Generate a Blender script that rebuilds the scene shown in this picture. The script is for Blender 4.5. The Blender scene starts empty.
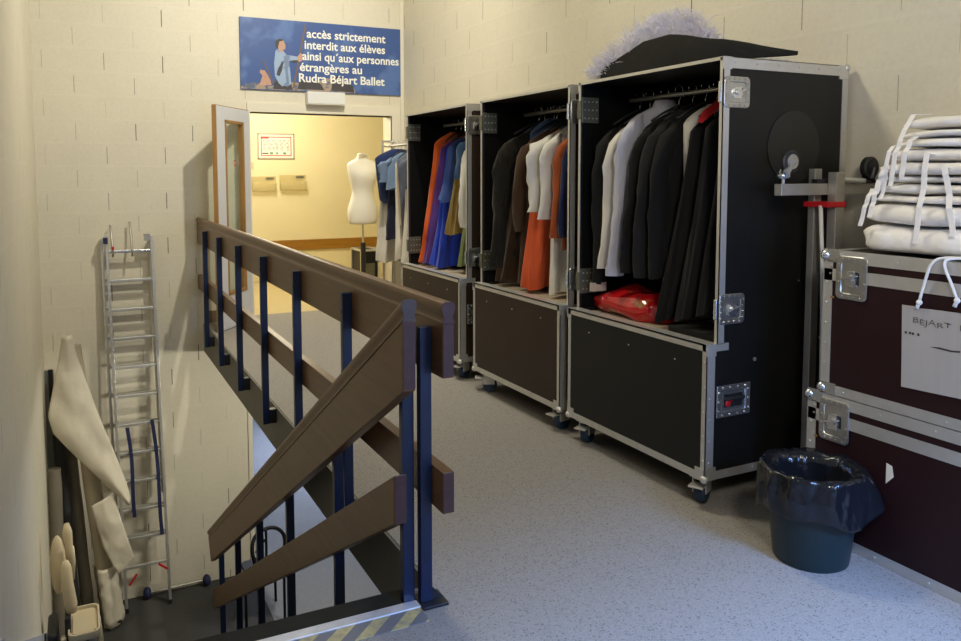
import bpy, bmesh, math, random
from mathutils import Vector, Matrix, noise as mnoise
random.seed(7)
C = bpy.context.scene.collection
PI = math.pi

# ------------------------------------------------------------------ materials
class NT:
    def __init__(s, name):
        s.m = bpy.data.materials.new(name); s.m.use_nodes = True
        s.t = s.m.node_tree; s.t.nodes.clear()
        s.out = s.n('ShaderNodeOutputMaterial')
        s.b = s.n('ShaderNodeBsdfPrincipled'); s.l(s.b.outputs[0], s.out.inputs[0])
    def n(s, k, **kw):
        x = s.t.nodes.new(k)
        for a, v in kw.items(): setattr(x, a, v)
        return x
    def l(s, a, b): s.t.links.new(a, b)
    def math(s, op, a, b=None, c=None, clamp=False):
        x = s.n('ShaderNodeMath', operation=op); x.use_clamp = clamp
        for i, v in enumerate((a, b, c)):
            if v is None: continue
            if isinstance(v, (int, float)): x.inputs[i].default_value = v
            else: s.l(v, x.inputs[i])
        return x.outputs[0]
    def mix(s, f, a, b):
        x = s.n('ShaderNodeMix', data_type='RGBA')
        for i, v in ((0, f), (6, a), (7, b)):
            if isinstance(v, (int, float)): x.inputs[i].default_value = v
            elif isinstance(v, tuple): x.inputs[i].default_value = (*v, 1)[:4]
            else: s.l(v, x.inputs[i])
        return x.outputs[2]
    def coord(s, kind='Object'): return s.n('ShaderNodeTexCoord').outputs[kind]
    def noise(s, vec, scale, detail=3, rough=.5):
        x = s.n('ShaderNodeTexNoise'); x.inputs['Scale'].default_value = scale
        x.inputs['Detail'].default_value = detail; x.inputs['Roughness'].default_value = rough
        s.l(vec, x.inputs['Vector']); return x.outputs[0]
    def mapping(s, vec, scale=(1, 1, 1), loc=(0, 0, 0), rot=(0, 0, 0)):
        x = s.n('ShaderNodeMapping'); x.inputs['Scale'].default_value = scale
        x.inputs['Location'].default_value = loc; x.inputs['Rotation'].default_value = rot
        s.l(vec, x.inputs['Vector']); return x.outputs[0]
    def bump(s, h, strength=.3, dist=.01):
        x = s.n('ShaderNodeBump'); x.inputs['Strength'].default_value = strength
        x.inputs['Distance'].default_value = dist; s.l(h, x.inputs['Height'])
        s.l(x.outputs[0], s.b.inputs['Normal'])

def srgb(r, g, b):
    f = lambda c: c / 12.92 if c <= .04045 else ((c + .055) / 1.055) ** 2.4
    return tuple(f(v / 255) for v in (r, g, b))

def mat(name, col, rough=.6, metal=0., var=.12, vscale=8., bump=0., bscale=60., bdist=.004, sheen=0., coat=0., spec=None, stretch=(1, 1, 1)):
    s = NT(name)
    co = s.mapping(s.coord(), scale=stretch)
    n = s.noise(co, vscale, 4)
    lo = tuple(max(0, c * (1 - var)) for c in col); hi = tuple(min(1, c * (1 + var)) for c in col)
    s.l(s.mix(n, lo, hi), s.b.inputs['Base Color'])
    s.b.inputs['Roughness'].default_value = rough; s.b.inputs['Metallic'].default_value = metal
    if spec is not None: s.b.inputs['Specular IOR Level'].default_value = spec
    if sheen: s.b.inputs['Sheen Weight'].default_value = sheen
    if coat: s.b.inputs['Coat Weight'].default_value = coat; s.b.inputs['Coat Roughness'].default_value = .15
    if bump: s.bump(s.noise(co, bscale, 3), bump, bdist)
    return s.m

def wall_mat(name, axis, u0, z0, col):
    """painted concrete blocks: open dark vertical joints, flush bed joints"""
    s = NT(name)
    sep = s.n('ShaderNodeSeparateXYZ'); s.l(s.coord(), sep.inputs[0])
    W, H = .527, .2215
    v = s.math('DIVIDE', s.math('SUBTRACT', sep.outputs[2], z0), H)
    row = s.math('FLOOR', v); fv = s.math('FRACT', v)
    par = s.math('MULTIPLY', s.math('MODULO', s.math('ADD', row, 400.0), 2.0), .5)
    u = s.math('ADD', s.math('DIVIDE', s.math('SUBTRACT', sep.outputs[axis], u0), W), par)
    cell = s.math('FLOOR', s.math('ADD', u, .5)); du = s.math('ABSOLUTE', s.math('SUBTRACT', u, cell))
    cmb = s.n('ShaderNodeCombineXYZ'); s.l(cell, cmb.inputs[0]); s.l(row, cmb.inputs[1])
    wn = s.n('ShaderNodeTexWhiteNoise', noise_dimensions='3D'); s.l(cmb.outputs[0], wn.inputs[0])
    w = s.math('MULTIPLY_ADD', wn.outputs[0], .0055, .0022)
    jag = s.math('MULTIPLY_ADD', s.noise(s.coord(), 40, 2), .5, .75)
    m1 = s.math('LESS_THAN', du, s.math('MULTIPLY', w, jag))
    m2 = s.math('MULTIPLY', s.math('GREATER_THAN', fv, .14), s.math('LESS_THAN', fv, .86))
    mask = s.math('MULTIPLY', m1, m2)
    strength = s.math('MULTIPLY_ADD', s.math('POWER', wn.outputs[0], 1.6), .65, .32)
    mask = s.math('MULTIPLY', mask, strength)
    # bed joint: soft ridge
    bed = s.math('SUBTRACT', 1.0, s.math('MULTIPLY', s.math('MINIMUM', fv, s.math('SUBTRACT', 1.0, fv)), 14.0), clamp=True)
    n1 = s.noise(s.coord(), 1.6, 4, .6); n2 = s.noise(s.coord(), 45, 4, .65)
    base = s.mix(n1, tuple(c * .9 for c in col), tuple(min(1, c * 1.06) for c in col))
    base = s.mix(s.math('MULTIPLY', s.math('SUBTRACT', n2, .45, clamp=True), .9), base, tuple(c * .72 for c in col))
    base = s.mix(s.math('MULTIPLY', bed, .10), base, tuple(min(1, c * 1.14) for c in col))
    base = s.mix(mask, base, (.05, .035, .02))
    s.l(base, s.b.inputs['Base Color']); s.b.inputs['Roughness'].default_value = .55
    h = s.math('ADD', s.math('MULTIPLY', n2, .5), s.math('MULTIPLY', bed, .2))
    h = s.math('SUBTRACT', h, s.math('MULTIPLY', mask, 2.0))
    s.bump(h, .35, .006)
    return s.m

def carpet_mat(name, col, dark):
    s = NT(name); co = s.coord()
    c = s.noise(co, 1.3, 3)
    vo = s.n('ShaderNodeTexVoronoi'); vo.inputs['Scale'].default_value = 290; s.l(co, vo.inputs['Vector'])
    sp = s.n('ShaderNodeSeparateColor'); s.l(vo.outputs['Color'], sp.inputs[0])
    v2 = s.n('ShaderNodeTexVoronoi'); v2.inputs['Scale'].default_value = 190; s.l(co, v2.inputs['Vector'])
    s2 = s.n('ShaderNodeSeparateColor'); s.l(v2.outputs['Color'], s2.inputs[0])
    mid = tuple((x * 1.25 + y * .75) / 2 for x, y in zip(col, dark))
    base = s.mix(sp.outputs[0], mid, col)
    base = s.mix(s.math('MULTIPLY', s.math('GREATER_THAN', sp.outputs[1], .85), .5), base, dark)
    base = s.mix(s.math('MULTIPLY', s.math('GREATER_THAN', s2.outputs[2], .955), .55), base, tuple(x * .5 for x in dark))
    base = s.mix(s.math('MULTIPLY', c, .3), base, tuple(x * .82 for x in col))
    s.l(base, s.b.inputs['Base Color']); s.b.inputs['Roughness'].default_value = .95
    s.b.inputs['Specular IOR Level'].default_value = .15
    s.bump(sp.outputs[0], .08, .002)
    return s.m

def wood_mat(name, col, axis, rough=.35, gl=1.):
    s = NT(name)
    sc = [22., 22., 22.]; sc[axis] = 1.2
    co = s.mapping(s.coord(), scale=tuple(sc))
    n = s.noise(co, 1.6, 6, .65); n2 = s.noise(s.coord(), 2.5, 2)
    base = s.mix(s.math('MULTIPLY_ADD', n, 2.0, -.5, clamp=True), tuple(c * .62 for c in col), tuple(c * 1.22 for c in col))
    base = s.mix(s.math('MULTIPLY', n2, .35), base, tuple(c * .6 for c in col))
    s.l(base, s.b.inputs['Base Color']); s.b.inputs['Roughness'].default_value = rough
    s.bump(n, .12, .003)
    return s.m

def stripe_mat(name, c1, c2, pitch):
    s = NT(name); sep = s.n('ShaderNodeSeparateXYZ'); s.l(s.coord(), sep.inputs[0])
    t = s.math('FRACT', s.math('DIVIDE', s.math('SUBTRACT', sep.outputs[0], s.math('MULTIPLY', sep.outputs[1], 1.1)), pitch))
    m = s.math('GREATER_THAN', t, .5)
    wear = s.math('MULTIPLY_ADD', s.noise(s.coord(), 30, 4), 2.5, -.9, clamp=True)
    s.l(s.mix(s.math('MULTIPLY', m, s.math('MULTIPLY_ADD', wear, .6, .4)), c1, c2), s.b.inputs['Base Color'])
    s.b.inputs['Roughness'].default_value = .7
    return s.m

def glass_mat(name):
    s = NT(name)
    tr = s.n('ShaderNodeBsdfTransparent'); tr.inputs[0].default_value = (.93, .96, .93, 1)
    gl = s.n('ShaderNodeBsdfGlossy'); gl.inputs['Roughness'].default_value = .02
    mx = s.n('ShaderNodeMixShader'); mx.inputs[0].default_value = .05; s.l(tr.outputs[0], mx.inputs[1]); s.l(gl.outputs[0], mx.inputs[2])
    s.l(mx.outputs[0], s.out.inputs[0]); return s.m

def clear_plastic(name):
    s = NT(name)
    tr = s.n('ShaderNodeBsdfTransparent'); tr.inputs[0].default_value = (.96, .94, .86, 1)
    df = s.n('ShaderNodeBsdfPrincipled'); df.inputs['Base Color'].default_value = (.78, .70, .45, 1); df.inputs['Roughness'].default_value = .15
    mx = s.n('ShaderNodeMixShader'); mx.inputs[0].default_value = .17
    s.l(tr.outputs[0], mx.inputs[1]); s.l(df.outputs[0], mx.inputs[2]); s.l(mx.outputs[0], s.out.inputs[0]); return s.m

def tulle_mat(name, col):
    s = NT(name)
    tr = s.n('ShaderNodeBsdfTransparent'); df = s.n('ShaderNodeBsdfDiffuse'); df.inputs[0].default_value = (*col, 1)
    tl = s.n('ShaderNodeBsdfTranslucent'); tl.inputs[0].default_value = (*col, 1)
    m1 = s.n('ShaderNodeMixShader'); m1.inputs[0].default_value = .4; s.l(df.outputs[0], m1.inputs[1]); s.l(tl.outputs[0], m1.inputs[2])
    mx = s.n('ShaderNodeMixShader'); mx.inputs[0].default_value = .8
    s.l(tr.outputs[0], mx.inputs[1]); s.l(m1.outputs[0], mx.inputs[2]); s.l(mx.outputs[0], s.out.inputs[0]); return s.m

def patch_mat(name, c1, c2, scale, rough, thr=.55, coat=0.):
    s = NT(name); n = s.noise(s.coord(), scale, 3, .6)
    f = s.math('MULTIPLY', s.math('SUBTRACT', n, thr), 12.0, clamp=True)
    s.l(s.mix(f, c1, c2), s.b.inputs['Base Color']); s.b.inputs['Roughness'].default_value = rough
    if coat: s.b.inputs['Coat Weight'].default_value = coat
    s.bump(s.noise(s.coord(), scale * 1.6, 3), .3, .01)
    return s.m

def emit_mat(name, col, k):
    s = NT(name); s.b.inputs['Base Color'].default_value = (*col, 1)
    s.b.inputs['Emission Color'].default_value = (*col, 1); s.b.inputs['Emission Strength'].default_value = k; return s.m

CREAM = (.72, .665, .535)
M = {
 'wall_x': wall_mat('painted_block_back', 0, .012, 2.69 - .2215 * 2, CREAM),
 'wall_y': wall_mat('painted_block_right', 1, 2.846, 2.19, CREAM),
 'wall_l': wall_mat('painted_block_left', 1, 5.45, 2.02, CREAM),
 'plain_cream': mat('cream_plaster', (.74, .68, .54), .6, var=.06, vscale=2, bump=.15, bscale=90),
 'frame_cream': mat('cream_gloss_paint', (.74, .69, .57), .4, var=.05, vscale=3),
 'yellow_wall': mat('yellow_plaster', (.78, .69, .42), .6, var=.06, vscale=1.5, bump=.1, bscale=80),
 'ceiling': mat('ceiling_white', (.78, .76, .7), .8, var=.04),
 'carpet': carpet_mat('speckled_carpet', (.355, .33, .30), (.14, .13, .12)),
 'carpet_low': carpet_mat('grey_carpet_lower', (.29, .29, .30), (.12, .12, .125)),
 'carpet_dark': carpet_mat('charcoal_mat_lower', (.075, .073, .07), (.03, .03, .03)),
 'lino': mat('ochre_lino', (.52, .42, .22), .45, var=.12, vscale=6),
 'fascia': mat('dark_grey_fascia_paint', (.135, .13, .105), .7, var=.2, vscale=4, bump=.1, bscale=60),
 'nosing': mat('dark_rubber_nosing', (.03, .028, .022), .95, var=.25, vscale=12, spec=.05),
 'worn_metal': mat('worn_white_metal', (.62, .63, .66), .4, .35, var=.22, vscale=25),
 'hazard': stripe_mat('hazard_tape', (.17, .17, .18), (.62, .52, .2), .125),
 'rail': wood_mat('brown_stained_wood', (.155, .08, .031), 1, .38),
 'rail_end': mat('purple_brown_end_paint', (.062, .027, .025), .55, var=.3, vscale=30, bump=.2, bscale=70),
 'rail_end2': mat('greyish_cap_end_paint', (.075, .06, .062), .6, var=.2, vscale=30),
 'post': mat('dark_blue_paint', (.0045, .012, .045), .38, var=.35, vscale=18, bump=.08, bscale=80),
 'tube_black': mat('black_tube', (.006, .006, .007), .5, spec=.2),
 'black_metal': mat('black_metal', (.012, .012, .015), .45, var=.2),
 'alu': mat('aluminium_extrusion', (.66, .65, .62), .42, .72, var=.1, vscale=20, bump=.05, bscale=90),
 'chrome': mat('zinc_plated_steel', (.74, .76, .78), .24, .9, var=.12, vscale=30),
 'dish_steel': mat('grey_zinc_dish', (.5, .5, .48), .3, .85, var=.25, vscale=30),
 'steel_dull': mat('dull_steel', (.48, .46, .42), .45, .75, var=.18, vscale=14),
 'rivet': mat('rivet_steel', (.7, .7, .7), .35, .8),
 'hole_shade': mat('recess_shade', (.01, .01, .012), .6),  # near-black colour stands in for the shade inside openings
 'black_panel': mat('black_laminate', (.009, .009, .009), .42, var=.3, vscale=5, bump=.05, bscale=120, spec=.3),
 'brown_panel': mat('dark_brown_laminate', (.032, .019, .013), .48, var=.18, vscale=5, bump=.05, bscale=120, spec=.3),
 'case_inside': mat('matt_black_inside', (.006, .006, .006), .9, spec=.08),
 'maroon': mat('maroon_laminate', (.020, .0065, .0075), .45, var=.2, vscale=5, bump=.05, bscale=120, spec=.25),
 'shelf_wood': mat('pale_plywood', (.42, .34, .25), .6, var=.15, vscale=10),
 'blue_rubber': mat('blue_rubber', (.012, .035, .075), .5, var=.15),
 'black_rubber': mat('black_rubber', (.018, .018, .018), .55),
 'red_plastic': mat('red_plastic', (.5, .01, .015), .35),
 'white_door': mat('white_door_paint', (.66, .67, .72), .4, var=.04),
 'oak': wood_mat('orange_oak', (.42, .22, .07), 2, .4),
 'dado': wood_mat('ochre_dado_wood', (.36, .165, .014), 0, .45),
 'glass': glass_mat('clear_glass'),
 'clear': clear_plastic('clear_acrylic'),
 'sign_blue': patch_mat('painted_sky_blue', (.045, .095, .29), (.085, .16, .39), 2.2, .45, .5),
 'sign_white': mat('white_lettering', (.85, .83, .77), .5, var=.03),
 'paint_coat': patch_mat('painted_pale_blue', (.30, .40, .58), (.16, .23, .38), 9, .5, .52),
 'paint_fold': mat('painted_grey_blue', (.17, .23, .36), .5, var=.3, vscale=20),
 'paint_skin': mat('painted_skin', (.50, .29, .2), .5, var=.25, vscale=25),
 'paint_dark': mat('painted_dark_umber', (.05, .045, .05), .5, var=.4, vscale=20),
 'paint_pole': mat('painted_pole_brown', (.17, .11, .07), .5),
 'paint_mid': patch_mat('painted_crowd', (.36, .27, .2), (.1, .13, .2), 12, .5, .5),
 'white_plastic': mat('white_plastic', (.72, .72, .70), .4, var=.03),
 'cream_plastic': mat('cream_plastic', (.62, .54, .37), .42, var=.08, vscale=12),
 'cream_vinyl': mat('cream_vinyl_padding', (.60, .50, .33), .5, var=.08, vscale=6),
 'paper_white': mat('notice_paper', (.8, .77, .66), .6, var=.03),
 'print_red': mat('red_print', (.6, .06, .04), .5),
 'print_green': mat('green_print', (.1, .28, .1), .5),
 'ink': mat('faded_ink', (.11, .10, .105), .7, var=.5, vscale=60),
 'print_dark': mat('dark_print', (.05, .045, .04), .5),
 'mannequin': mat('white_jersey', (.80, .77, .70), .7, var=.03),
 'kraft': mat('off_white_paper', (.66, .60, .48), .65, var=.09, vscale=3, bump=.25, bscale=7, bdist=.03),
 'kraft_roll': mat('tan_paper_roll', (.40, .34, .24), .7, var=.12, vscale=5, stretch=(1, 1, .25)),
 'roll_grey': mat('grey_fabric_roll', (.19, .165, .125), .8, var=.2, vscale=6),
 'roll_dark': mat('dark_fabric_roll', (.02, .02, .022), .7, var=.3, vscale=6),
 'panel_grey': mat('grey_green_board', (.26, .29, .27), .5, var=.08),
 'strap_blue': mat('navy_strap', (.012, .018, .075), .7),
 'skirting': mat('pale_grey_skirting', (.46, .48, .52), .5, var=.06),
 'brown_skirting': mat('brown_skirting', (.19, .13, .08), .5, var=.1),
 'linen': mat('white_cotton', (.86, .83, .78), .9, var=.05, vscale=5, bump=.35, bscale=16, bdist=.02, sheen=.2),
 'ribbon': mat('white_ribbon', (.86, .84, .82), .8, var=.04),
 'card': mat('grey_cardboard', (.40, .385, .38), .8, var=.09, vscale=3, stretch=(1, 14, 1)),
 'cord': mat('white_cord', (.82, .82, .82), .7),
 'bin': mat('dark_green_plastic', (.005, .017, .021), .4, var=.15, bump=.05, bscale=90),
 'bag_black': mat('black_bin_liner', (.009, .010, .013), .16, var=.3, vscale=14, bump=.45, bscale=20, bdist=.02, stretch=(1, 1, .3)),
 'bag_red': patch_mat('red_crinkled_plastic', (.46, .008, .012), (.25, .17, .06), 7, .15, .54, .6),
 'felt': mat('black_felt', (.017, .016, .015), .95, var=.3, vscale=14, bump=.3, bscale=80, spec=.1),
 'tulle': tulle_mat('white_tulle', (.78, .76, .84)),
 'stain': mat('worn_black_laminate', (.0098, .0098, .0098), .43, var=.3, vscale=9),
 'olive_latch': mat('tarnished_latch', (.16, .16, .12), .45, .6, var=.2, vscale=30),
 'lamp': emit_mat('lamp_diffuser', (1, .86, .62), 3.),
}
FAB = {}
def fab(name, col, rough=.9, bump=.35, bscale=34, sheen=.15, var=.16, vscale=9):
    if name not in FAB: FAB[name] = mat('fabric_' + name, col, rough, var=var, vscale=vscale, bump=bump, bscale=bscale, bdist=.012, sheen=sheen, spec=.25, stretch=(1, 1, .35))
    return FAB[name]
fab('black', (.009, .0088, .0085), sheen=.02); fab('charcoal', (.014, .0138, .0138), sheen=.03); fab('white', (.66, .63, .58)); fab('lavender', (.47, .46, .52))
fab('ivory', (.62, .58, .50)); fab('red', (.40, .012, .018)); fab('orange', (.62, .10, .02)); fab('scarlet', (.55, .035, .012))
fab('royal', (.016, .045, .42)); fab('purple', (.085, .03, .19)); fab('olive', (.17, .105, .018), .6); fab('denim', (.038, .08, .17))
fab('navyblue', (.03, .06, .22)); fab('fur', (.015, .0125, .009), 1., .9, 60, .1, .6, 40); fab('brown', (.055, .03, .016)); fab('rust', (.33, .075, .022))
fab('orange_robe', (.56, .09, .028)); fab('navy', (.012, .02, .07)); fab('steelblue', (.16, .23, .36)); fab('green', (.16, .19, .08)); fab('slate', (.10, .115, .16))
fab('navydress', (.018, .034, .11)); fab('beige', (.48, .38, .29)); fab('darkblue', (.01, .012, .03))

# ------------------------------------------------------------------ mesh builder
def root_of(o):
    while o.parent: o = o.parent
    return o
class MB:
    def __init__(s): s.v = []; s.f = []
    def add(s, vs, fs):
        k = len(s.v); s.v += [Vector(p) for p in vs]; s.f += [tuple(i + k for i in f) for f in fs]; return s
    def box(s, x0, x1, y0, y1, z0, z1, m=None):
        p = [Vector((x, y, z)) for x in (x0, x1) for y in (y0, y1) for z in (z0, z1)]
        if m: p = [m @ q for q in p]
        return s.add(p, [(0, 1, 3, 2), (4, 6, 7, 5), (0, 4, 5, 1), (2, 3, 7, 6), (0, 2, 6, 4), (1, 5, 7, 3)])
    def loft(s, rings, cap0=True, cap1=True, closed=True):
        n = len(rings[0]); vs = [p for r in rings for p in r]; fs = []
        for i in range(len(rings) - 1):
            for j in range(n if closed else n - 1):
                a, b = i * n + j, i * n + (j + 1) % n
                fs.append((a, b, b + n, a + n))
        if closed and cap0: fs.append(tuple(range(n - 1, -1, -1)))
        if closed and cap1: k = (len(rings) - 1) * n; fs.append(tuple(range(k, k + n)))
        return s.add(vs, fs)
    def tube(s, pts, r, n=8, cap=True):
        pts = [Vector(p) for p in pts]; rs = r if isinstance(r, (list, tuple)) else [r] * len(pts)
        rings = []; up = None
        for i, p in enumerate(pts):
            t = ((pts[min(i + 1, len(pts) - 1)] - p).normalized() + (p - pts[max(i - 1, 0)]).normalized())
            t = t.normalized() if t.length > 1e-6 else Vector((0, 0, 1))
            if up is None: up = Vector((0, 0, 1)) if abs(t.z) < .9 else Vector((1, 0, 0))
            a = t.cross(up).normalized(); up = a.cross(t).normalized()
            rings.append([p + (a * math.cos(2 * PI * k / n) + up * math.sin(2 * PI * k / n)) * rs[i] for k in range(n)])
        return s.loft(rings, cap, cap)
    def cyl(s, a, b, r, n=16, r2=None): return s.tube([a, b], [r, r if r2 is None else r2], n)
    def prism(s, poly, f, n=1):
        """poly: 2d points; f(u,v,k) -> 3d for k in 0..n"""
        rings = [[f(u, v, k) for u, v in poly] for k in range(n + 1)]
        return s.loft(rings)
    def bar(s, a, b, w, h, up=(0, 0, 1)):
        a, b = Vector(a), Vector(b); t = (b - a).normalized(); u = Vector(up)
        if abs(t.dot(u)) > .95: u = Vector((0, 1, 0))
        x = t.cross(u).normalized() * w / 2; y = x.cross(t).normalized() * h / 2
        r = lambda p: [p - x - y, p + x - y, p + x + y, p - x + y]
        return s.loft([r(a), r(b)])
    def sphere(s, c, r, n=10, sq=(1, 1, 1)):
        c = Vector(c); rings = []
        for i in range(n + 1):
            a = PI * i / n - PI / 2; rr = max(math.cos(a), .02)
            rings.append([c + Vector((r * sq[0] * rr * math.cos(2 * PI * k / (n * 2)), r * sq[1] * rr * math.sin(2 * PI * k / (n * 2)), r * sq[2] * math.sin(a))) for k in range(n * 2)])
        return s.loft(rings)
    def grid(s, nu, nv, f, thick=0.):
        P = [[Vector(f(i / nu, j / nv)) for j in range(nv + 1)] for i in range(nu + 1)]
        vs = [p for r in P for p in r]; W = nv + 1
        fs = [(i * W + j, (i + 1) * W + j, (i + 1) * W + j + 1, i * W + j + 1) for i in range(nu) for j in range(nv)]
        return s.add(vs, fs)
    def build(s, name, m, parent=None, smooth=None, bevel=0., solid=0., origin=None, sub=0):
        me = bpy.data.meshes.new(name); o = bpy.data.objects.new(name, me); C.objects.link(o)
        if parent is not None:
            o.parent = parent; org = root_of(parent).location.copy()
        elif origin is not None: org = Vector(origin)
        else:
            xs = [p.x for p in s.v]; ys = [p.y for p in s.v]; zs = [p.z for p in s.v]
            org = Vector(((min(xs) + max(xs)) / 2, (min(ys) + max(ys)) / 2, min(zs)))
        if parent is None: o.location = org
        me.from_pydata([p - org for p in s.v], [], s.f); me.update()
        bm = bmesh.new(); bm.from_mesh(me); bmesh.ops.recalc_face_normals(bm, faces=bm.faces); bm.to_mesh(me); bm.free()
        if isinstance(m, str): m = M[m]
        me.materials.append(m)
        if smooth:
            for p in me.polygons: p.use_smooth = True
            if smooth is not True: me.set_sharp_from_angle(angle=math.radians(smooth))
        if solid:
            md = o.modifiers.new('thickness', 'SOLIDIFY'); md.thickness = solid; md.offset = 0
        if bevel:
            md = o.modifiers.new('edge', 'BEVEL'); md.width = bevel; md.segments = 2; md.limit_method = 'ANGLE'
        if sub:
            md = o.modifiers.new('soft', 'SUBSURF'); md.levels = sub; md.render_levels = sub
        return o

def B(): return MB()
def curve(pts, n=6):
    P_ = [Vector(p) for p in pts]; P_ = [P_[0] * 2 - P_[1]] + P_ + [P_[-1] * 2 - P_[-2]]; out = []
    for i in range(1, len(P_) - 2):
        a, b, c, d = P_[i - 1:i + 3]
        for k in range(n):
            t = k / n; out.append(.5 * ((2 * b) + (c - a) * t + (2 * a - 5 * b + 4 * c - d) * t * t + (3 * b - a - 3 * c + d) * t ** 3))
    return out + [P_[-2]]
def tag(o, label=None, cat=None, group=None, kind=None):
    if label: o['label'] = label
    if cat: o['category'] = cat
    if group: o['group'] = group
    if kind: o['kind'] = kind
    return o
def thing(name, loc, label, cat, group=None):
    o = bpy.data.objects.new(name, None); C.objects.link(o); o.location = loc; o.empty_display_size = .1
    return tag(o, label, cat, group)
def struct(name, mb, m, parent=None, **k):
    o = mb.build(name, m, parent, origin=None if parent else (0, 0, 0), **k)
    if parent is None: o['kind'] = 'structure'
    return o
def fbm(p, sc, seed=0): return mnoise.noise(Vector((p[0] * sc + seed * 7.3, p[1] * sc - seed * 3.1, p[2] * sc + seed * 1.7)))

# ------------------------------------------------------------------ setting
YB, XR, XL, ZL, ZC = 8.15, 3.343, -.335, -2.73, 4.75
FX = 1.133                      # edge of the landing along the stairwell
NY = 2.51                       # top edge of the stairs
struct('floor', B().box(FX, XR, -1.2, YB + .2, -.293, 0).box(XL, FX, -1.2, NY, -.293, 0), 'carpet')
struct('floor_lower', B().box(XL - .2, 1.56, 2.0, YB, ZL - .2, ZL), 'carpet_dark')
struct('floor_lower_hall', B().box(1.56, 5, 2.0, YB, ZL - .2, ZL), 'carpet_low')
struct('floor_lower_corridor', B().box(.9, 7, YB + .001, 18, ZL - .2, ZL), 'carpet_low')
struct('trim_fascia', B().box(FX - .012, FX, NY, YB, -.293, -.004), 'fascia')
struct('wall_left', B().box(XL - .2, XL, -1.4, YB + .2, ZL - .2, ZC), 'wall_l')
struct('wall_right', B().box(XR, XR + .2, -1.4, YB + .2, 0 - .293, ZC), 'wall_y')
DX0, DX1, DZ = 1.633, 3.19, 2.15
struct('wall_back', B().box(XL, DX0 - .03, YB, YB + .2, -.293, ZC).box(DX1 + .02, XR, YB, YB + .2, -.293, ZC)
       .box(DX0 - .03, DX1 + .02, YB, YB + .2, DZ + .03, ZC).box(XL, 1.545, YB, YB + .2, ZL, -.293), 'wall_x')
struct('wall_lower_right', B().box(4.6, 4.8, 2., 18, ZL, -.293), 'plain_cream')
struct('wall_lower_end', B().box(.9, 7, 17.8, 18, ZL, -.2), 'plain_cream')
struct('ceiling_lower_corridor', B().box(.9, 7, YB + .2, 18, -.493, -.293), 'ceiling')
struct('wall_lower_front', B().box(FX, 4.8, 1.9, 2.1, ZL, -.293), 'plain_cream')
struct('ceiling', B().box(XL - .2, XR + .2, -1.4, YB + .2, ZC, ZC + .1), 'ceiling')
# rear wall (behind the camera) with a window towards the daylight
struct('wall_rear', B().box(XL, 1.7, -.8, -.6, -.293, ZC).box(3.1, XR, -.8, -.6, -.293, ZC)
       .box(1.7, 3.1, -.8, -.6, -.293, .6).box(1.7, 3.1, -.8, -.6, 2.05, ZC), 'plain_cream')
struct('trim_corner', B().box(3.300, XR - .001, YB - .012, YB, 0, ZC), 'frame_cream')
# lower opening casing
struct('trim_lower_opening', B().box(1.545, 1.59, YB - .02, YB + .22, ZL, -.293), 'frame_cream')
# door frame
df = struct('door_frame', B().box(DX0 - .03, DX0, YB - .025, YB + .2, 0, DZ + .09).box(DX1, 3.292, YB - .025, YB + .2 - .19, 0, DZ + .09)
       .box(DX0, DX1, YB - .025, YB + .2, DZ, DZ + .09).box(DX1, DX1 + .02, YB - .02, YB + .2, 0, DZ), 'frame_cream')
df.name = 'trim_door_frame'
struct('trim_door_stop', B().box(DX0, DX1, YB + .05, YB + .08, DZ - .012, DZ), 'black_metal')
struct('baseboard_back', B().box(FX, DX0 - .03, YB - .016, YB, 0, .12), 'brown_skirting', bevel=.003)
# room beyond the doorway
YF = 11.0
struct('floor_back_room', B().box(-.2, 6, YB + .2, YF, -.2, 0), 'lino')
struct('wall_back_room_far', B().box(-.2, 6, YF, YF + .15, -.2, 2.75), 'yellow_wall')
struct('wall_back_room_left', B().box(-.35, -.2, YB + .2, YF, -.2, 2.75), 'yellow_wall')
struct('wall_back_room_right', B().box(6, 6.15, YB + .2, YF, -.2, 2.75), 'yellow_wall')
struct('ceiling_back_room', B().box(-.35, 6.15, YB + .2, YF + .15, 2.75, 2.85), 'ceiling')
struct('wall_back_room_near', B().box(DX1 + .02, 6, YB + .2, YB + .3, -.2, 2.75).box(-.2, DX0 - .03, YB + .2, YB + .3, -.2, 2.75)
       .box(DX0 - .03, DX1 + .02, YB + .2, YB + .3, DZ + .03, 2.75), 'yellow_wall')
struct('trim_dado_rail', B().box(-.2, 6, YF - .03, YF, .425, .57), 'dado', bevel=.004)
# stairs
st = B(); NS = 16; RI, RU = 2.73 / 16, .288
for k in range(1, NS):
    y0 = NY + (k - 1) * RU; z = -k * RI
    st.box(XL + .02, FX - .16, y0, y0 + RU + .02, z - .05, z)
    st.box(XL + .02, FX - .16, y0 - .02 + .001, y0, z - .05, z + RI - .02 - (0.27 if k == 1 else 0))
struct('stairs', st, 'carpet_dark')
zn = lambda y: -(y - NY) * RI / RU
struct('trim_stair_string', B().prism([(2.6, .06), (3.40, -.31), (3.46, -.385), (7.25, -2.40), (7.25, zn(7.25) + .05), (3.3, zn(3.3) - .05), (2.6, zn(2.6) - .05)],
       lambda u, v, k: Vector((XL + .001 + .016 * k, u, v))), 'skirting')
# landing nosing
struct('trim_nosing', B().box(XL + .02, 1.03, 2.43, NY + .012, -.03, .006), 'nosing', bevel=.002)
struct('trim_nosing_metal', B().box(XL + .02, 1.03, 2.385, 2.43, -.01, .008), 'worn_metal', bevel=.002)
tag(B().box(XL + .05, 1.025, 2.30, 2.385, .0, .003).build('hazard_tape', 'hazard'), 'worn yellow and grey striped hazard tape along the top of the stairs', 'tape')

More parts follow.
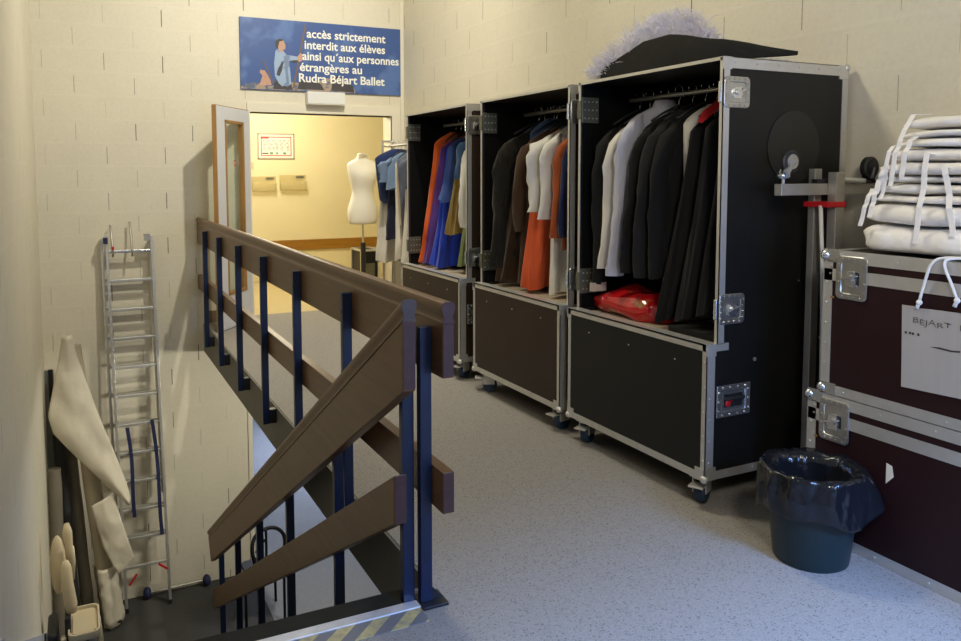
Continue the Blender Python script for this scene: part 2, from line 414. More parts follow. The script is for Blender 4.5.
# ------------------------------------------------------------------ door leaf (free edge near, hinge at left jamb)
hinge = Vector((DX0 - .015, YB - .03)); free = Vector((1.205, 7.56))
dd = (free - hinge); DL = dd.length; du_ = dd / DL; dn = Vector((du_.y, -du_.x))      # dn: thickness direction
def DP(u, t, z): p = hinge + du_ * u + dn * t; return Vector((p.x, p.y, z))
def dbox(mb, u0, u1, t0, t1, z0, z1):
    p = [DP(u, t, z) for u in (u0, u1) for t in (t0, t1) for z in (z0, z1)]
    return mb.add(p, [(0, 1, 3, 2), (4, 6, 7, 5), (0, 4, 5, 1), (2, 3, 7, 6), (0, 2, 6, 4), (1, 5, 7, 3)])
gz0, gz1, gu0, gu1 = .33, 2.03, .13, .53
DTOP = 2.155
door = bpy.data.objects.new('door_1', None); C.objects.link(door); door.location = (hinge.x, hinge.y, 0); door['kind'] = 'structure'
m = B(); dbox(m, .0, gu0, 0, .04, .008, DTOP); dbox(m, gu1, DL, 0, .04, .008, DTOP); dbox(m, gu0, gu1, 0, .04, .008, gz0); dbox(m, gu0, gu1, 0, .04, gz1, DTOP)
m.build('door_leaf', 'white_door', door)
m = B(); dbox(m, DL, DL + .012, -.001, .041, .008, DTOP); dbox(m, 0, DL + .012, -.001, .041, DTOP, DTOP + .006)
m.build('door_edge_lipping', 'oak', door)
m = B()
for a in ((gu0, gu0 + .025, gz0, gz1), (gu1 - .025, gu1, gz0, gz1), (gu0, gu1, gz0, gz0 + .03), (gu0, gu1, gz1 - .025, gz1)): dbox(m, a[0], a[1], -.006, .046, a[2], a[3])
m.build('glazing_bead', 'oak', door)
m = B(); dbox(m, gu0 + .02, gu1 - .02, .017, .023, gz0 + .02, gz1 - .02); m.build('door_glass', 'glass', door)
def ring(mb, cfun, r0, r1, n=24, t=.001):
    vs = []; fs = []
    for k in range(n):
        a = 2 * PI * k / n
        vs += [cfun(r0 * math.cos(a), r0 * math.sin(a)), cfun(r1 * math.cos(a), r1 * math.sin(a))]
    for k in range(n): j = (k + 1) % n; fs.append((2 * k, 2 * k + 1, 2 * j + 1, 2 * j))
    return mb.add(vs, fs)
su, sz, sg = .30, 1.62, -1
for tt, nm in ((.0135, 'prohibition_sticker'),):
    m = B(); ring(m, lambda a, b: DP(su + a, .0245 if dn.y < 0 else .0155, sz + b)  , .02, .031)
    m.build(nm, 'print_red', door)
m = B()
for z in (.25, 1.1, 1.95): m.cyl(DP(-.006, .045, z), DP(-.006, .045, z + .1), .009, 10)
m.build('hinge', 'steel_dull', door, smooth=35)

# ------------------------------------------------------------------ railings
def railprof(x0, x1, zt, zb):
    """board with rounded handrail cap on top: cap profile"""
    xm = (x0 + x1) / 2; w = (x1 - x0) / 2
    cap = [(-1.0, -.072), (-1.0, -.068), (-.84, -.064), (-.72, -.054), (-.84, -.042), (-1.05, -.028), (-1.08, -.014), (-.9, -.004), (-.45, 0)]
    pts = [(xm + a * w, zt + b) for a, b in cap] + [(xm - a * w, zt + b) for a, b in reversed(cap)]
    return pts
rl = thing('landing_railing', (1.10, 5.2, 0), 'brown wooden balustrade with dark blue flat posts along the edge of the landing', 'railing')
y0, y1 = 2.31, YB - .004
P = railprof(1.078, 1.124, 1.078, 0)
B().prism(P, lambda u, v, k: Vector((u, y0 + (y1 - y0) * k, v))).build('handrail_cap', 'rail', rl, smooth=40)
B().box(1.080, 1.122, y0, y1, .82, 1.006).build('upper_rail', 'rail', rl, bevel=.004)
B().box(1.080, 1.122, y0, y1, .3546, .4985).build('lower_rail', 'rail', rl, bevel=.003)
tag(B().prism(P, lambda u, v, k: Vector((u, y0 - .003 + .0025 * k, v))).build('cap_end', 'rail_end', rl), 'purple brown painted end grain')
B().box(1.082, 1.120, y0 - .003, y0 - .0003, .824, 1.004).build('rail_end', 'rail_end', rl)
B().box(1.082, 1.120, y0 - .003, y0 - .0003, .358, .495).build('rail_end', 'rail_end', rl)
for py in (7.46, 6.665, 5.82, 4.96, 4.125, 3.265):
    p = B().box(1.035, 1.078, py - .016, py + .016, -.105, .982).build('post', 'post', rl, bevel=.002)
    B().box(1.078, FX - .013, py - .025, py + .025, -.10, -.01).build('post_bracket', 'black_metal', p)
    B().cyl((1.033, py, .9), (1.0355, py, .9), .007, 8).build('bolt', 'black_metal', p)
p = tag(B().box(1.035, 1.078, 2.395, 2.427, .012, .982).build('post', 'post', rl, bevel=.002), 'worn blue end post on a foot plate')
B().box(1.03, 1.125, 2.36, 2.46, .001, .012).build('foot_plate', 'black_metal', p, bevel=.002)
B().add([(1.078, 2.405, .012), (1.12, 2.405, .012), (1.078, 2.405, .06), (1.078, 2.417, .012), (1.12, 2.417, .012), (1.078, 2.417, .06)], [(0, 1, 2), (3, 5, 4), (0, 3, 4, 1), (1, 4, 5, 2), (2, 5, 3, 0)]).build('foot_gusset', 'black_metal', p)

sr = thing('stair_railing', (.98, 4.5, -1.2), 'brown wooden balustrade sloping down the stairs on dark blue posts', 'railing')
SL = -.5917
def slope(profile, ys, ytop, ztop, ye, zfun=None):
    # extruded in y with a plumb cut at the top and a square cut at the bottom end
    def f(u, v, k):
        y = ys if k == 0 else ye - (ztop - v) * .5
        return Vector((u, y, v + (y - ytop) * SL))
    return f
P = railprof(.934, .984, 1.098, 0)
B().prism(P, slope(P, 2.308, 2.308, 1.098, 6.89)).build('handrail_cap', 'rail', sr, smooth=40)
Q = [(.936, .795), (.982, .795), (.982, 1.026), (.936, 1.026)]
B().prism(Q, slope(Q, 2.308, 2.308, 1.098, 6.89)).build('upper_rail', 'rail', sr, bevel=.004)
Q2 = [(.936, .314), (.982, .314), (.982, .484), (.936, .484)]
def f2(u, v, k):
    y = 2.393 if k == 0 else 6.66 - (.484 - v) * .25
    return Vector((u, y, v + (y - 2.393) * SL))
B().prism(Q2, f2).build('lower_rail', 'rail', sr, bevel=.003)
tag(B().prism(P, lambda u, v, k: Vector((u, 2.305 + .0025 * k, v))).build('cap_end', 'rail_end2', sr), 'greyish purple end of the sloping handrail')
B().box(.938, .980, 2.305, 2.3077, .80, 1.022).build('rail_end', 'rail_end', sr)
B().box(.938, .980, 2.390, 2.3927, .318, .48).build('rail_end', 'rail_end', sr)
for py in (3.25, 4.15, 4.98, 5.80, 6.60):
    zt = .97 + (py - 2.308) * SL
    B().box(.983, 1.026, py - .016, py + .016, zn(py) - .22, zt).build('post', 'post', sr, bevel=.002)
    if py < 3.3: pass
tag(B().box(.983, 1.026, 2.43, 2.462, .006, 1.0).build('post', 'post', sr, bevel=.002), 'worn blue post at the head of the stairs')

# ------------------------------------------------------------------ sign over the doorway
SX0, SX1, SZ0, SZ1, SY = 1.546, 3.298, 2.377, 3.101, YB - .022
sg = thing('painted_sign', ((SX0 + SX1) / 2, SY, SZ0), 'long blue painted sign with white French lettering above the doorway', 'sign')
B().box(SX0, SX1, SY, YB - .001, SZ0, SZ1).build('sign_board', 'sign_blue', sg)
def S(u, v, d=.001):
    u = u - .07 * u * (1 - u)
    return Vector((SX0 + u * (SX1 - SX0), SY - d, SZ1 - v * (SZ1 - SZ0)))
def poly2(*a, **k): return poly(*a, **k)
def poly(name, pts, m, d, par=sg):
    n = len(pts); a = [S(u, v, d) for u, v in pts]; b = [S(u, v, 0) for u, v in pts]
    return MB().add(a + b, [tuple(range(n))] + [(i, (i + 1) % n, (i + 1) % n + n, i + n) for i in range(n)]).build(name, m, par)
poly('painted_ground', [(.0, .97), (.03, .93), (.09, .90), (.18, .945), (.27, .90), (.33, .87), (.40, .90), (.46, .86), (.53, .80), (.58, .77), (.66, .84), (.70, .90), (.715, .99), (.0, .995)], 'paint_mid', .0006)
poly('painted_rocks', [(.20, .985), (.205, .90), (.225, .84), (.245, .86), (.27, .93), (.31, .94), (.325, .985)], 'paint_dark', .0012)
poly('painted_crowd', [(.56, .97), (.57, .80), (.60, .75), (.63, .82), (.66, .86), (.70, .89), (.705, .985), (.64, .98)], 'paint_dark', .0009)
poly('painted_crowd', [(.35, .97), (.36, .86), (.40, .82), (.43, .87), (.47, .82), (.50, .90), (.52, .97)], 'paint_dark', .0008)
poly('painted_pole', [(.412, .03), (.403, .03), (.318, .965), (.330, .965)], 'paint_pole', .0022)
poly('painted_pole', [(.137, .575), (.143, .57), (.205, .90), (.196, .91)], 'paint_pole', .0014)
poly('painted_kneeling_figure', [(.115, .94), (.135, .80), (.118, .76), (.122, .72), (.15, .73), (.165, .78), (.185, .87), (.19, .93)], 'paint_skin', .0012)
poly('painted_coat', [(.218, .44), (.235, .41), (.262, .425), (.285, .49), (.35, .505), (.365, .515), (.362, .57), (.33, .595), (.300, .575), (.305, .66), (.312, .90), (.29, .95), (.255, .94), (.235, .90), (.212, .80), (.208, .62)], 'paint_coat', .0016)
poly('painted_coat_shadow', [(.24, .80), (.222, .78), (.23, .70), (.255, .60), (.268, .58), (.255, .72)], 'paint_dark', .0020)
poly('painted_face', [(.228, .34), (.245, .285), (.268, .29), (.281, .36), (.279, .41), (.258, .43), (.24, .42)], 'paint_skin', .0019)
poly('painted_hair', [(.216, .345), (.220, .30), (.24, .27), (.266, .275), (.262, .30), (.244, .305), (.238, .36), (.232, .41), (.221, .39)], 'paint_dark', .0022)
poly('painted_coat_fold', [(.285, .49), (.30, .55), (.292, .70), (.30, .93), (.286, .94), (.276, .72), (.27, .55)], 'paint_fold', .0019)
poly('painted_collar', [(.232, .415), (.26, .43), (.272, .47), (.25, .455)], 'paint_skin', .0021)
poly('painted_sleeve', [(.30, .575), (.33, .60), (.362, .585), (.364, .555), (.33, .56)], 'paint_dark', .0018)
poly('painted_legs', [(.262, .93), (.29, .94), (.312, .90), (.318, .985), (.25, .985)], 'paint_dark', .0021)
poly('painted_hand', [(.352, .51), (.372, .45), (.383, .47), (.383, .56), (.366, .58), (.355, .56)], 'paint_skin', .0024)
def text_mesh(body, bold=.02):
    cu = bpy.data.curves.new('lettering', 'FONT'); cu.body = body; cu.size = 1; cu.offset = bold; cu.resolution_u = 4
    o = bpy.data.objects.new('lettering', cu); C.objects.link(o)
    bpy.context.view_layer.update(); dg = bpy.context.evaluated_depsgraph_get()
    me = o.evaluated_get(dg).to_mesh()
    vs = [v.co.copy() for v in me.vertices]; fs = [tuple(p.vertices) for p in me.polygons]
    o.evaluated_get(dg).to_mesh_clear(); bpy.data.objects.remove(o); bpy.data.curves.remove(cu)
    return vs, fs
SH = SZ1 - SZ0
for body, u0, u1, vb in (('acc\u00e8s strictement', .412, .905, .222), ('interdit aux \u00e9l\u00e8ves', .398, .902, .385), ('ainsi qu\u00b4aux personnes', .383, .988, .545), ('\u00e9trang\u00e8res au', .366, .755, .705), ('Rudra B\u00e9jart Ballet', .360, .897, .862)):
    vs, fs = text_mesh(body)
    x0 = min(v.x for v in vs); x1 = max(v.x for v in vs); sx = (u1 - u0) * (SX1 - SX0) / (x1 - x0); sy = .124
    u0, u1 = u0 - .07 * u0 * (1 - u0), u1 - .07 * u1 * (1 - u1); sx = (u1 - u0) * (SX1 - SX0) / (x1 - x0)
    X0 = SX0 + u0 * (SX1 - SX0); Z0 = SZ1 - vb * SH
    MB().add([(X0 + (v.x - x0) * sx, SY - .003, Z0 + v.y * sy) for v in vs], fs).build('lettering', 'sign_white', sg)

el = thing('emergency_light', (2.42, YB - .05, 2.24), 'small white box lamp mounted just under the blue sign', 'wall lamp')
B().box(2.215, 2.625, YB - .11, YB - .001, 2.245, 2.372).build('housing', 'white_plastic', el, bevel=.006)
B().box(2.225, 2.615, YB - .105, YB - .006, 2.238, 2.245).build('diffuser', 'frame_cream', el)

# ------------------------------------------------------------------ things on the far yellow wall
k = (YF - 0) / 11.5
fx = lambda x: x * k; fz = lambda z: 1.5 + (z - 1.5) * k
nf = thing('framed_notice', (2.56, YF - .01, 1.72), 'framed safety notice with a red border on the yellow wall', 'notice')
a0, a1, b0, b1 = 2.30, 2.825, fz(1.73), fz(2.112)
B().box(a0, a1, YF - .014, YF - .002, b0, b1).build('notice_frame', 'shelf_wood', nf, bevel=.003)
B().box(a0 + .022, a1 - .022, YF - .016, YF - .014, b0 + .022, b1 - .022).build('notice_sheet', 'paper_white', nf)
m = B(); q = .047
m.box(a0 + q, a1 - q, YF - .0175, YF - .016, b1 - q - .014, b1 - q).box(a0 + q, a1 - q, YF - .0175, YF - .016, b0 + q, b0 + q + .012)
m.box(a0 + q, a0 + q + .012, YF - .0175, YF - .016, b0 + q, b1 - q).box(a1 - q - .012, a1 - q, YF - .0175, YF - .016, b0 + q, b1 - q)
m.box(a0 + q, a0 + q + .11, YF - .0175, YF - .016, b1 - q - .03, b1 - q - .014)
m.build('red_border', 'print_red', nf)
m = B(); random.seed(3)
for r in range(8):
    z = b1 - .105 - r * .019
    x = a0 + .075
    while x < a1 - .09:
        w = random.uniform(.02, .05); m.box(x, min(x + w, a1 - .075), YF - .0172, YF - .016, z, z + .006); x += w + random.uniform(.008, .05)
m.box(a0 + .065, a0 + .15, YF - .0172, YF - .016, b0 + .075, b0 + .092)
m.build('printed_text', 'print_dark', nf)
for xa, xb in ((.17, .215), (.26, .285), (.36, .4)): B().box(a0 + xa, a0 + xb, YF - .0172, YF - .016, b0 + .07, b0 + .1).build('green_symbol', 'print_green', nf)
for x in (a0 + .006, a1 - .018):
    for z in (b0 + .006, b1 - .018): B().box(x, x + .012, YF - .02, YF - .014, z, z + .012).build('corner_clip', 'black_metal', nf)
def pocket(x0, x1, z0, z1, lab):
    t = thing('wall_pocket', ((x0 + x1) / 2, YF - .05, z0), lab, 'leaflet holder', 'clear leaflet holders on the yellow wall')
    B().box(x0, x1, YF - .012, YF - .006, z0, z1).build('back_plate', 'clear', t)
    B().box(x0 + .01, x1 - .01, YF - .09, YF - .085, z0 + .01, z1 - .09).box(x0 + .01, x1 - .01, YF - .09, YF - .012, z0 + .005, z0 + .01)\
       .box(x0 + .006, x0 + .01, YF - .09, YF - .012, z0 + .005, z1 - .09).box(x1 - .01, x1 - .006, YF - .09, YF - .012, z0 + .005, z1 - .09).build('pocket_front', 'clear', t)
    B().box(x1 - .14, x1 - .03, YF - .0145, YF - .012, z1 - .045, z1 - .015).build('pocket_label', 'olive_latch', t)
pocket(2.21, 2.55, fz(1.264), fz(1.48), 'clear leaflet holder on the yellow wall, nearest the light switch')
pocket(2.60, 2.98, fz(1.274), fz(1.5), 'clear leaflet holder on the yellow wall, the one further right')
t = thing('light_switch', (2.225, YF - .01, fz(1.589)), 'small cream light switch on the yellow wall by the door edge', 'light switch')
B().box(2.2, 2.25, YF - .012, YF - .001, fz(1.59), fz(1.69)).build('switch_plate', 'cream_plastic', t, bevel=.002)
B().box(2.212, 2.238, YF - .017, YF - .012, fz(1.61), fz(1.67)).build('rocker', 'cream_plastic', t, bevel=.002)

# ------------------------------------------------------------------ dress form
mq = thing('dress_form', (3.03, 8.75, 0), 'headless white dressmaker torso on a dark pole in the doorway', 'mannequin')
mx, my = 3.055, 8.75
prof = [(.915, .150, .095), (.93, .166, .112), (.98, .182, .125), (1.06, .190, .130), (1.13, .176, .118), (1.22, .142, .098), (1.29, .128, .092), (1.36, .138, .100), (1.45, .162, .125), (1.52, .175, .128), (1.58, .186, .112), (1.62, .192, .09), (1.655, .155, .078), (1.68, .095, .066), (1.70, .066, .060), (1.745, .058, .056), (1.755, .052, .05)]
rings = []
for z, a, b in prof: rings.append([Vector((mx + a * math.cos(2 * PI * j / 32), my + b * math.sin(2 * PI * j / 32) - (.02 if 1.4 < z < 1.55 and math.sin(2 * PI * j / 32) < 0 else 0), z)) for j in range(32)])
B().loft(rings).build('torso', 'mannequin', mq, smooth=True, sub=1)
B().cyl((mx, my, .70), (mx, my, .92), .012, 12).build('inner_pole', 'steel_dull', mq, smooth=35)
B().cyl((mx, my, .05), (mx, my, .70), .03, 14).build('pole', 'black_metal', mq, smooth=35)
B().cyl((mx, my, .0), (mx, my, .05), .17, 28, .15).build('base', 'black_metal', mq, smooth=35)
bc = thing('small_flight_case', (3.18, 8.72, 0), 'small black case with metal edges standing behind the dress form', 'case')
bx0, bx1, by0, by1, bz = 3.10, 3.32, 8.95, 9.3, .58
B().box(bx0, bx1, by0, by1, .02, bz).build('body', 'black_panel', bc)
m = B()
for x in (bx0, bx1):
    for y in (by0, by1): m.box(x - .012, x + .012, y - .012, y + .012, .0, bz + .01)
for y in (by0, by1):
    m.box(bx0, bx1, y - .012, y + .012, bz - .012, bz + .012).box(bx0, bx1, y - .012, y + .012, .0, .024)
for x in (bx0, bx1): m.box(x - .012, x + .012, by0, by1, bz - .012, bz + .012)
m.build('edge_trim', 'alu', bc)
B().box(bx0 + .05, bx1 - .05, by0 - .004, by0, .2, .42).build('front_plate', 'olive_latch', bc)

# ------------------------------------------------------------------ garments
HANG = {}
def hanger(x, y, zr, w, label, group, wood=False):
    t = thing('coat_hanger', (x, y, zr - .2), label, 'hanger', group)
    hk = [(x + .02 * math.cos(a) , y, zr + .0 + .02 * math.sin(a)) for a in [PI * .05 * i - .4 for i in range(0, 22)]]
    hk = hk[::-1]
    B().tube([(x, y, zr - .075), (x + .002, y, zr - .05), (x + .016, y, zr - .022)] + [(x + .026 * math.cos(a), y, zr + .002 + .026 * math.sin(a)) for a in [-.55 + PI * .1 * i for i in range(13)]], .0024, 6).build('hook', 'chrome', t, smooth=True)
    zt = zr - .075
    B().tube([(x - w, y, zt - .085), (x - w * .5, y, zt - .035), (x, y, zt), (x + w * .5, y, zt - .035), (x + w, y, zt - .085)], .011 if wood else .006, 8).build('hanger_bar', 'oak' if wood else 'black_metal', t, smooth=True)
    return t
def garment(name, label, cat, m, x, y, ztop, zbot, w=.21, wb=None, th=.045, thb=None, sleeve=0., sw=.06, lean=(0, 0), folds=5, amp=.12, seed=0, collar=None, cuff=None, slope_=.10, group=None, extra=None, zs_front=None, ragged=0.):
    """hanging garment, wide along x, thin along y"""
    wb = wb or w; thb = thb or th * 1.25
    t = thing(name, (x, y, zbot), label, cat, group)
    H = ztop - zbot; N = 40; L = 18; rings = []
    for i in range(L + 1):
        if i <= 4: z = ztop - slope_ * (i / 4); q = [.26, .50, .72, .90, 1.0][i]; ww = w * q; tt = th * [.7, .85, .95, 1, 1][i]
        else:
            s = (i - 4) / (L - 4); z = ztop - slope_ - (H - slope_) * s; ww = w + (wb - w) * s ** 1.1; tt = th + (thb - th) * s
        d = (ztop - z) / H
        cx = x + lean[0] * d ** 1.3; cy = y + lean[1] * d ** 1.3
        r = []
        for j in range(N):
            a = 2 * PI * j / N; ca, sa = math.cos(a), math.sin(a)
            ux = math.copysign(abs(ca) ** .75, ca); uy = math.copysign(abs(sa) ** .8, sa)
            g = amp * (.15 + d) * (math.sin(folds * a + seed * 1.7 + d * 2.2) + .55 * math.sin((2 * folds + 1) * a + seed * 2.9 - d * 3))
            px = cx + ww * ux * (1 + g * .22); py = cy + tt * uy * (1 + g * 1.5)
            nn = fbm((px, py, z), 6, seed) * .016 * (.4 + d) + fbm((px, py, z * .6), 19, seed) * .006
            zz = z
            if i == L: zz += .012 * math.sin(3 * a + seed) + ragged * (random.random() - .5)
            r.append(Vector((px + nn, py + nn * 1.2, zz)))
        rings.append(r)
    body = B().loft(rings, True, True).build('garment_body', m, t, smooth=60)
    if sleeve:
        for sd in (-1, 1):
            if sleeve < 0 and sd > 0: continue
            pts = []; rings = []
            sx = x + sd * (w - .035); szz = ztop - slope_ * .75; Ls = abs(sleeve)
            for i in range(13):
                s = i / 12; r_ = sw * (1.0 - .28 * s)
                if i == 0: r_ *= .6
                cxx = sx + sd * (.015 + .055 * min(1, s * 4) + .012 * math.sin(s * 5 + seed)) + lean[0] * .5 * s
                cyy = y - .012 + .02 * s + lean[1] * .55 * s; zz = szz - Ls * s
                rr = []
                for j in range(14):
                    a = 2 * PI * j / 14
                    ww_ = 1 + .10 * math.sin(3 * a + s * 9 + seed) + .07 * math.sin(26 * s + 2 * a + seed) + .12 * fbm((a, s * 5, seed), 1.7)
                    rr.append(Vector((cxx + r_ * ww_ * math.cos(a), cyy + r_ * .55 * ww_ * math.sin(a), zz + (.03 if i == 0 else 0) * -sd * math.cos(a))))
                rings.append(rr)
            sl = B().loft(rings).build('sleeve', m, t, smooth=60)
            if cuff:
                c0 = rings[-1]; cen = sum(c0, Vector()) / 14
                B().loft([[cen + (p - cen) * 1.09 + Vector((0, 0, dz)) for p in c0] for dz in (-.012, .035)]).build('cuff', cuff, sl, smooth=40)
    if collar:
        rr = []
        for i, (dz, q) in enumerate(((-.035, .38), (-.01, .34), (.02, .27), (.028, .24))):
            rr.append([Vector((x + w * q * math.cos(2 * PI * j / 20), y + th * (1.25 - .1 * i) * math.sin(2 * PI * j / 20), ztop + dz)) for j in range(20)])
        B().loft(rr).build('collar', collar, t, smooth=40)
    if extra: extra(t)
    return t

# ------------------------------------------------------------------ flight cases
def rivets(mb, a, b, n, nrm, r=.005):
    a, b, nrm = Vector(a), Vector(b), Vector(nrm)
    for i in range(n):
        p = a + (b - a) * ((i + .5) / n); mb.cyl(p, p + nrm * .003, r, 6)
def castor(par, x, y, ztop, ang=0., brake=True):
    R = Matrix.Translation((x, y, 0)) @ Matrix.Rotation(ang, 4, 'Z')
    br = B()
    T = lambda *p: R @ Vector(p)
    for (a, b, c, d, e, f) in ((-.045, .045, -.04, .04, ztop - .006, ztop), (-.028, .05, -.032, -.027, .055, ztop - .006), (-.028, .05, .027, .032, .055, ztop - .006), (-.03, .03, -.032, .032, ztop - .02, ztop - .006)):
        br.box(a, b, c, d, e, f, R)
    o = br.build('castor_fork', 'alu', par, bevel=.002)
    m = B(); rings = []
    for yy, rr in ((-.02, .030), (-.022, .046), (-.017, .05), (.017, .05), (.022, .046), (.02, .030)):
        rings.append([T(.018 + rr * math.cos(2 * PI * j / 24), yy, .05 + rr * math.sin(2 * PI * j / 24)) for j in range(24)])
    m.loft(rings).build('castor_wheel', 'blue_rubber', o, smooth=40)
    if brake:
        m = B(); m.box(-.085, -.015, -.034, .034, ztop - .042, ztop - .034, R @ Matrix.Translation((0, 0, 0)) ); m.build('brake_pedal', 'alu', o, bevel=.002)
def dish_latch(par, o, ux, uz, n, w, h, mname='chrome', name='latch'):
    """butterfly latch in a recessed dish. o: centre on surface; ux,uz in-plane axes; n outward"""
    o, ux, uz, n = Vector(o), Vector(ux), Vector(uz), Vector(n)
    P = lambda a, b, c: o + ux * a + uz * b + n * c
    def rr(w, h, r, c):
        pts = []
        for sx, sy, a0 in ((1, 1, 0), (-1, 1, PI / 2), (-1, -1, PI), (1, -1, 1.5 * PI)):
            for i in range(5):
                a = a0 + PI / 2 * i / 4
                pts.append(P(sx * (w / 2 - r) + r * math.cos(a), sy * (h / 2 - r) + r * math.sin(a), c))
        return pts
    m = B().loft([rr(w, h, .02, 0), rr(w, h, .02, .004), rr(w - .006, h - .006, .018, .006), rr(w - .044, h - .044, .012, .006), rr(w - .05, h - .05, .01, .0015)], True, True)
    for i in range(4):
        s = (i + .5) / 4 - .5
        for e in (-1, 1):
            m.cyl(P(s * (w - .03), e * (h / 2 - .011), .005), P(s * (w - .03), e * (h / 2 - .011), .009), .0045, 6)
            m.cyl(P(e * (w / 2 - .011), s * (h - .03), .005), P(e * (w / 2 - .011), s * (h - .03), .009), .0045, 6)
    l = m.build(name + '_dish', 'dish_steel', par, smooth=30)
    m = B()
    m.prism([(-.022, -.03), (.022, -.03), (.026, 0), (.018, .03), (-.018, .03), (-.026, 0)], lambda a, b, k: P(a * w / .15, b * h / .17 - .003, .0016 + .010 * k))
    m.cyl(P(0, 0, .01), P(0, 0, .02), .014, 12); m.bar(P(-.03, -.006, .018), P(.032, .012, .018), .005, .02, n)
    m.build(name + '_twist', mname, l, smooth=35)
    B().prism([(.012, -.022), (.036, -.026), (.036, .022), (.018, .026)], lambda a_, b_, k: P(a_ * w / .15, b_ * h / .17, .0017 + .001 * k)).build(name + '_slot_shade', 'hole_shade', l)  # flat plate on the dish; slot shade is put into its colour
    return l
def recess_handle(par, o, ux, uz, n, w, h):
    o, ux, uz, n = Vector(o), Vector(ux), Vector(uz), Vector(n)
    P = lambda a, b, c: o + ux * a + uz * b + n * c
    def R4(w, h, c): return [P(-w / 2, -h / 2, c), P(w / 2, -h / 2, c), P(w / 2, h / 2, c), P(-w / 2, h / 2, c)]
    m = B().loft([R4(w, h, 0), R4(w, h, .006), R4(w - .05, h - .045, .006), R4(w - .065, h - .06, .001)])
    l = m.build('handle_dish', 'chrome', par, bevel=.004)
    B().loft([R4(w - .09, h - .085, .0012), R4(w - .09, h - .085, .002)]).build('handle_hole_shade', 'hole_shade', l)  # thin sheet coloured dark to imitate shade in the grip opening
    B().bar(P(-w * .28, .012, .012), P(w * .28, .012, .012), .018, .014).build('handle_grip', 'black_rubber', l, bevel=.004)
    m = B(); m.sphere(P(-.035, -.012, .006), .016, 8, (1, .3, 1)); m.sphere(P(-.02, .006, .008), .013, 8, (1, .3, 1)); m.build('red_sticker', 'red_plastic', l, smooth=True)
    m = B()
    for i in range(4):
        s = (i + .5) / 4 - .5
        for e in (-1, 1): m.cyl(P(s * (w - .02), e * (h / 2 - .011), .005), P(s * (w - .02), e * (h / 2 - .011), .009), .0045, 6)
    for i in range(3):
        s = (i + .5) / 3 - .5
        for e in (-1, 1): m.cyl(P(e * (w / 2 - .011), s * (h - .02), .005), P(e * (w / 2 - .011), s * (h - .02), .009), .0045, 6)
    m.build('rivet', 'rivet', l)

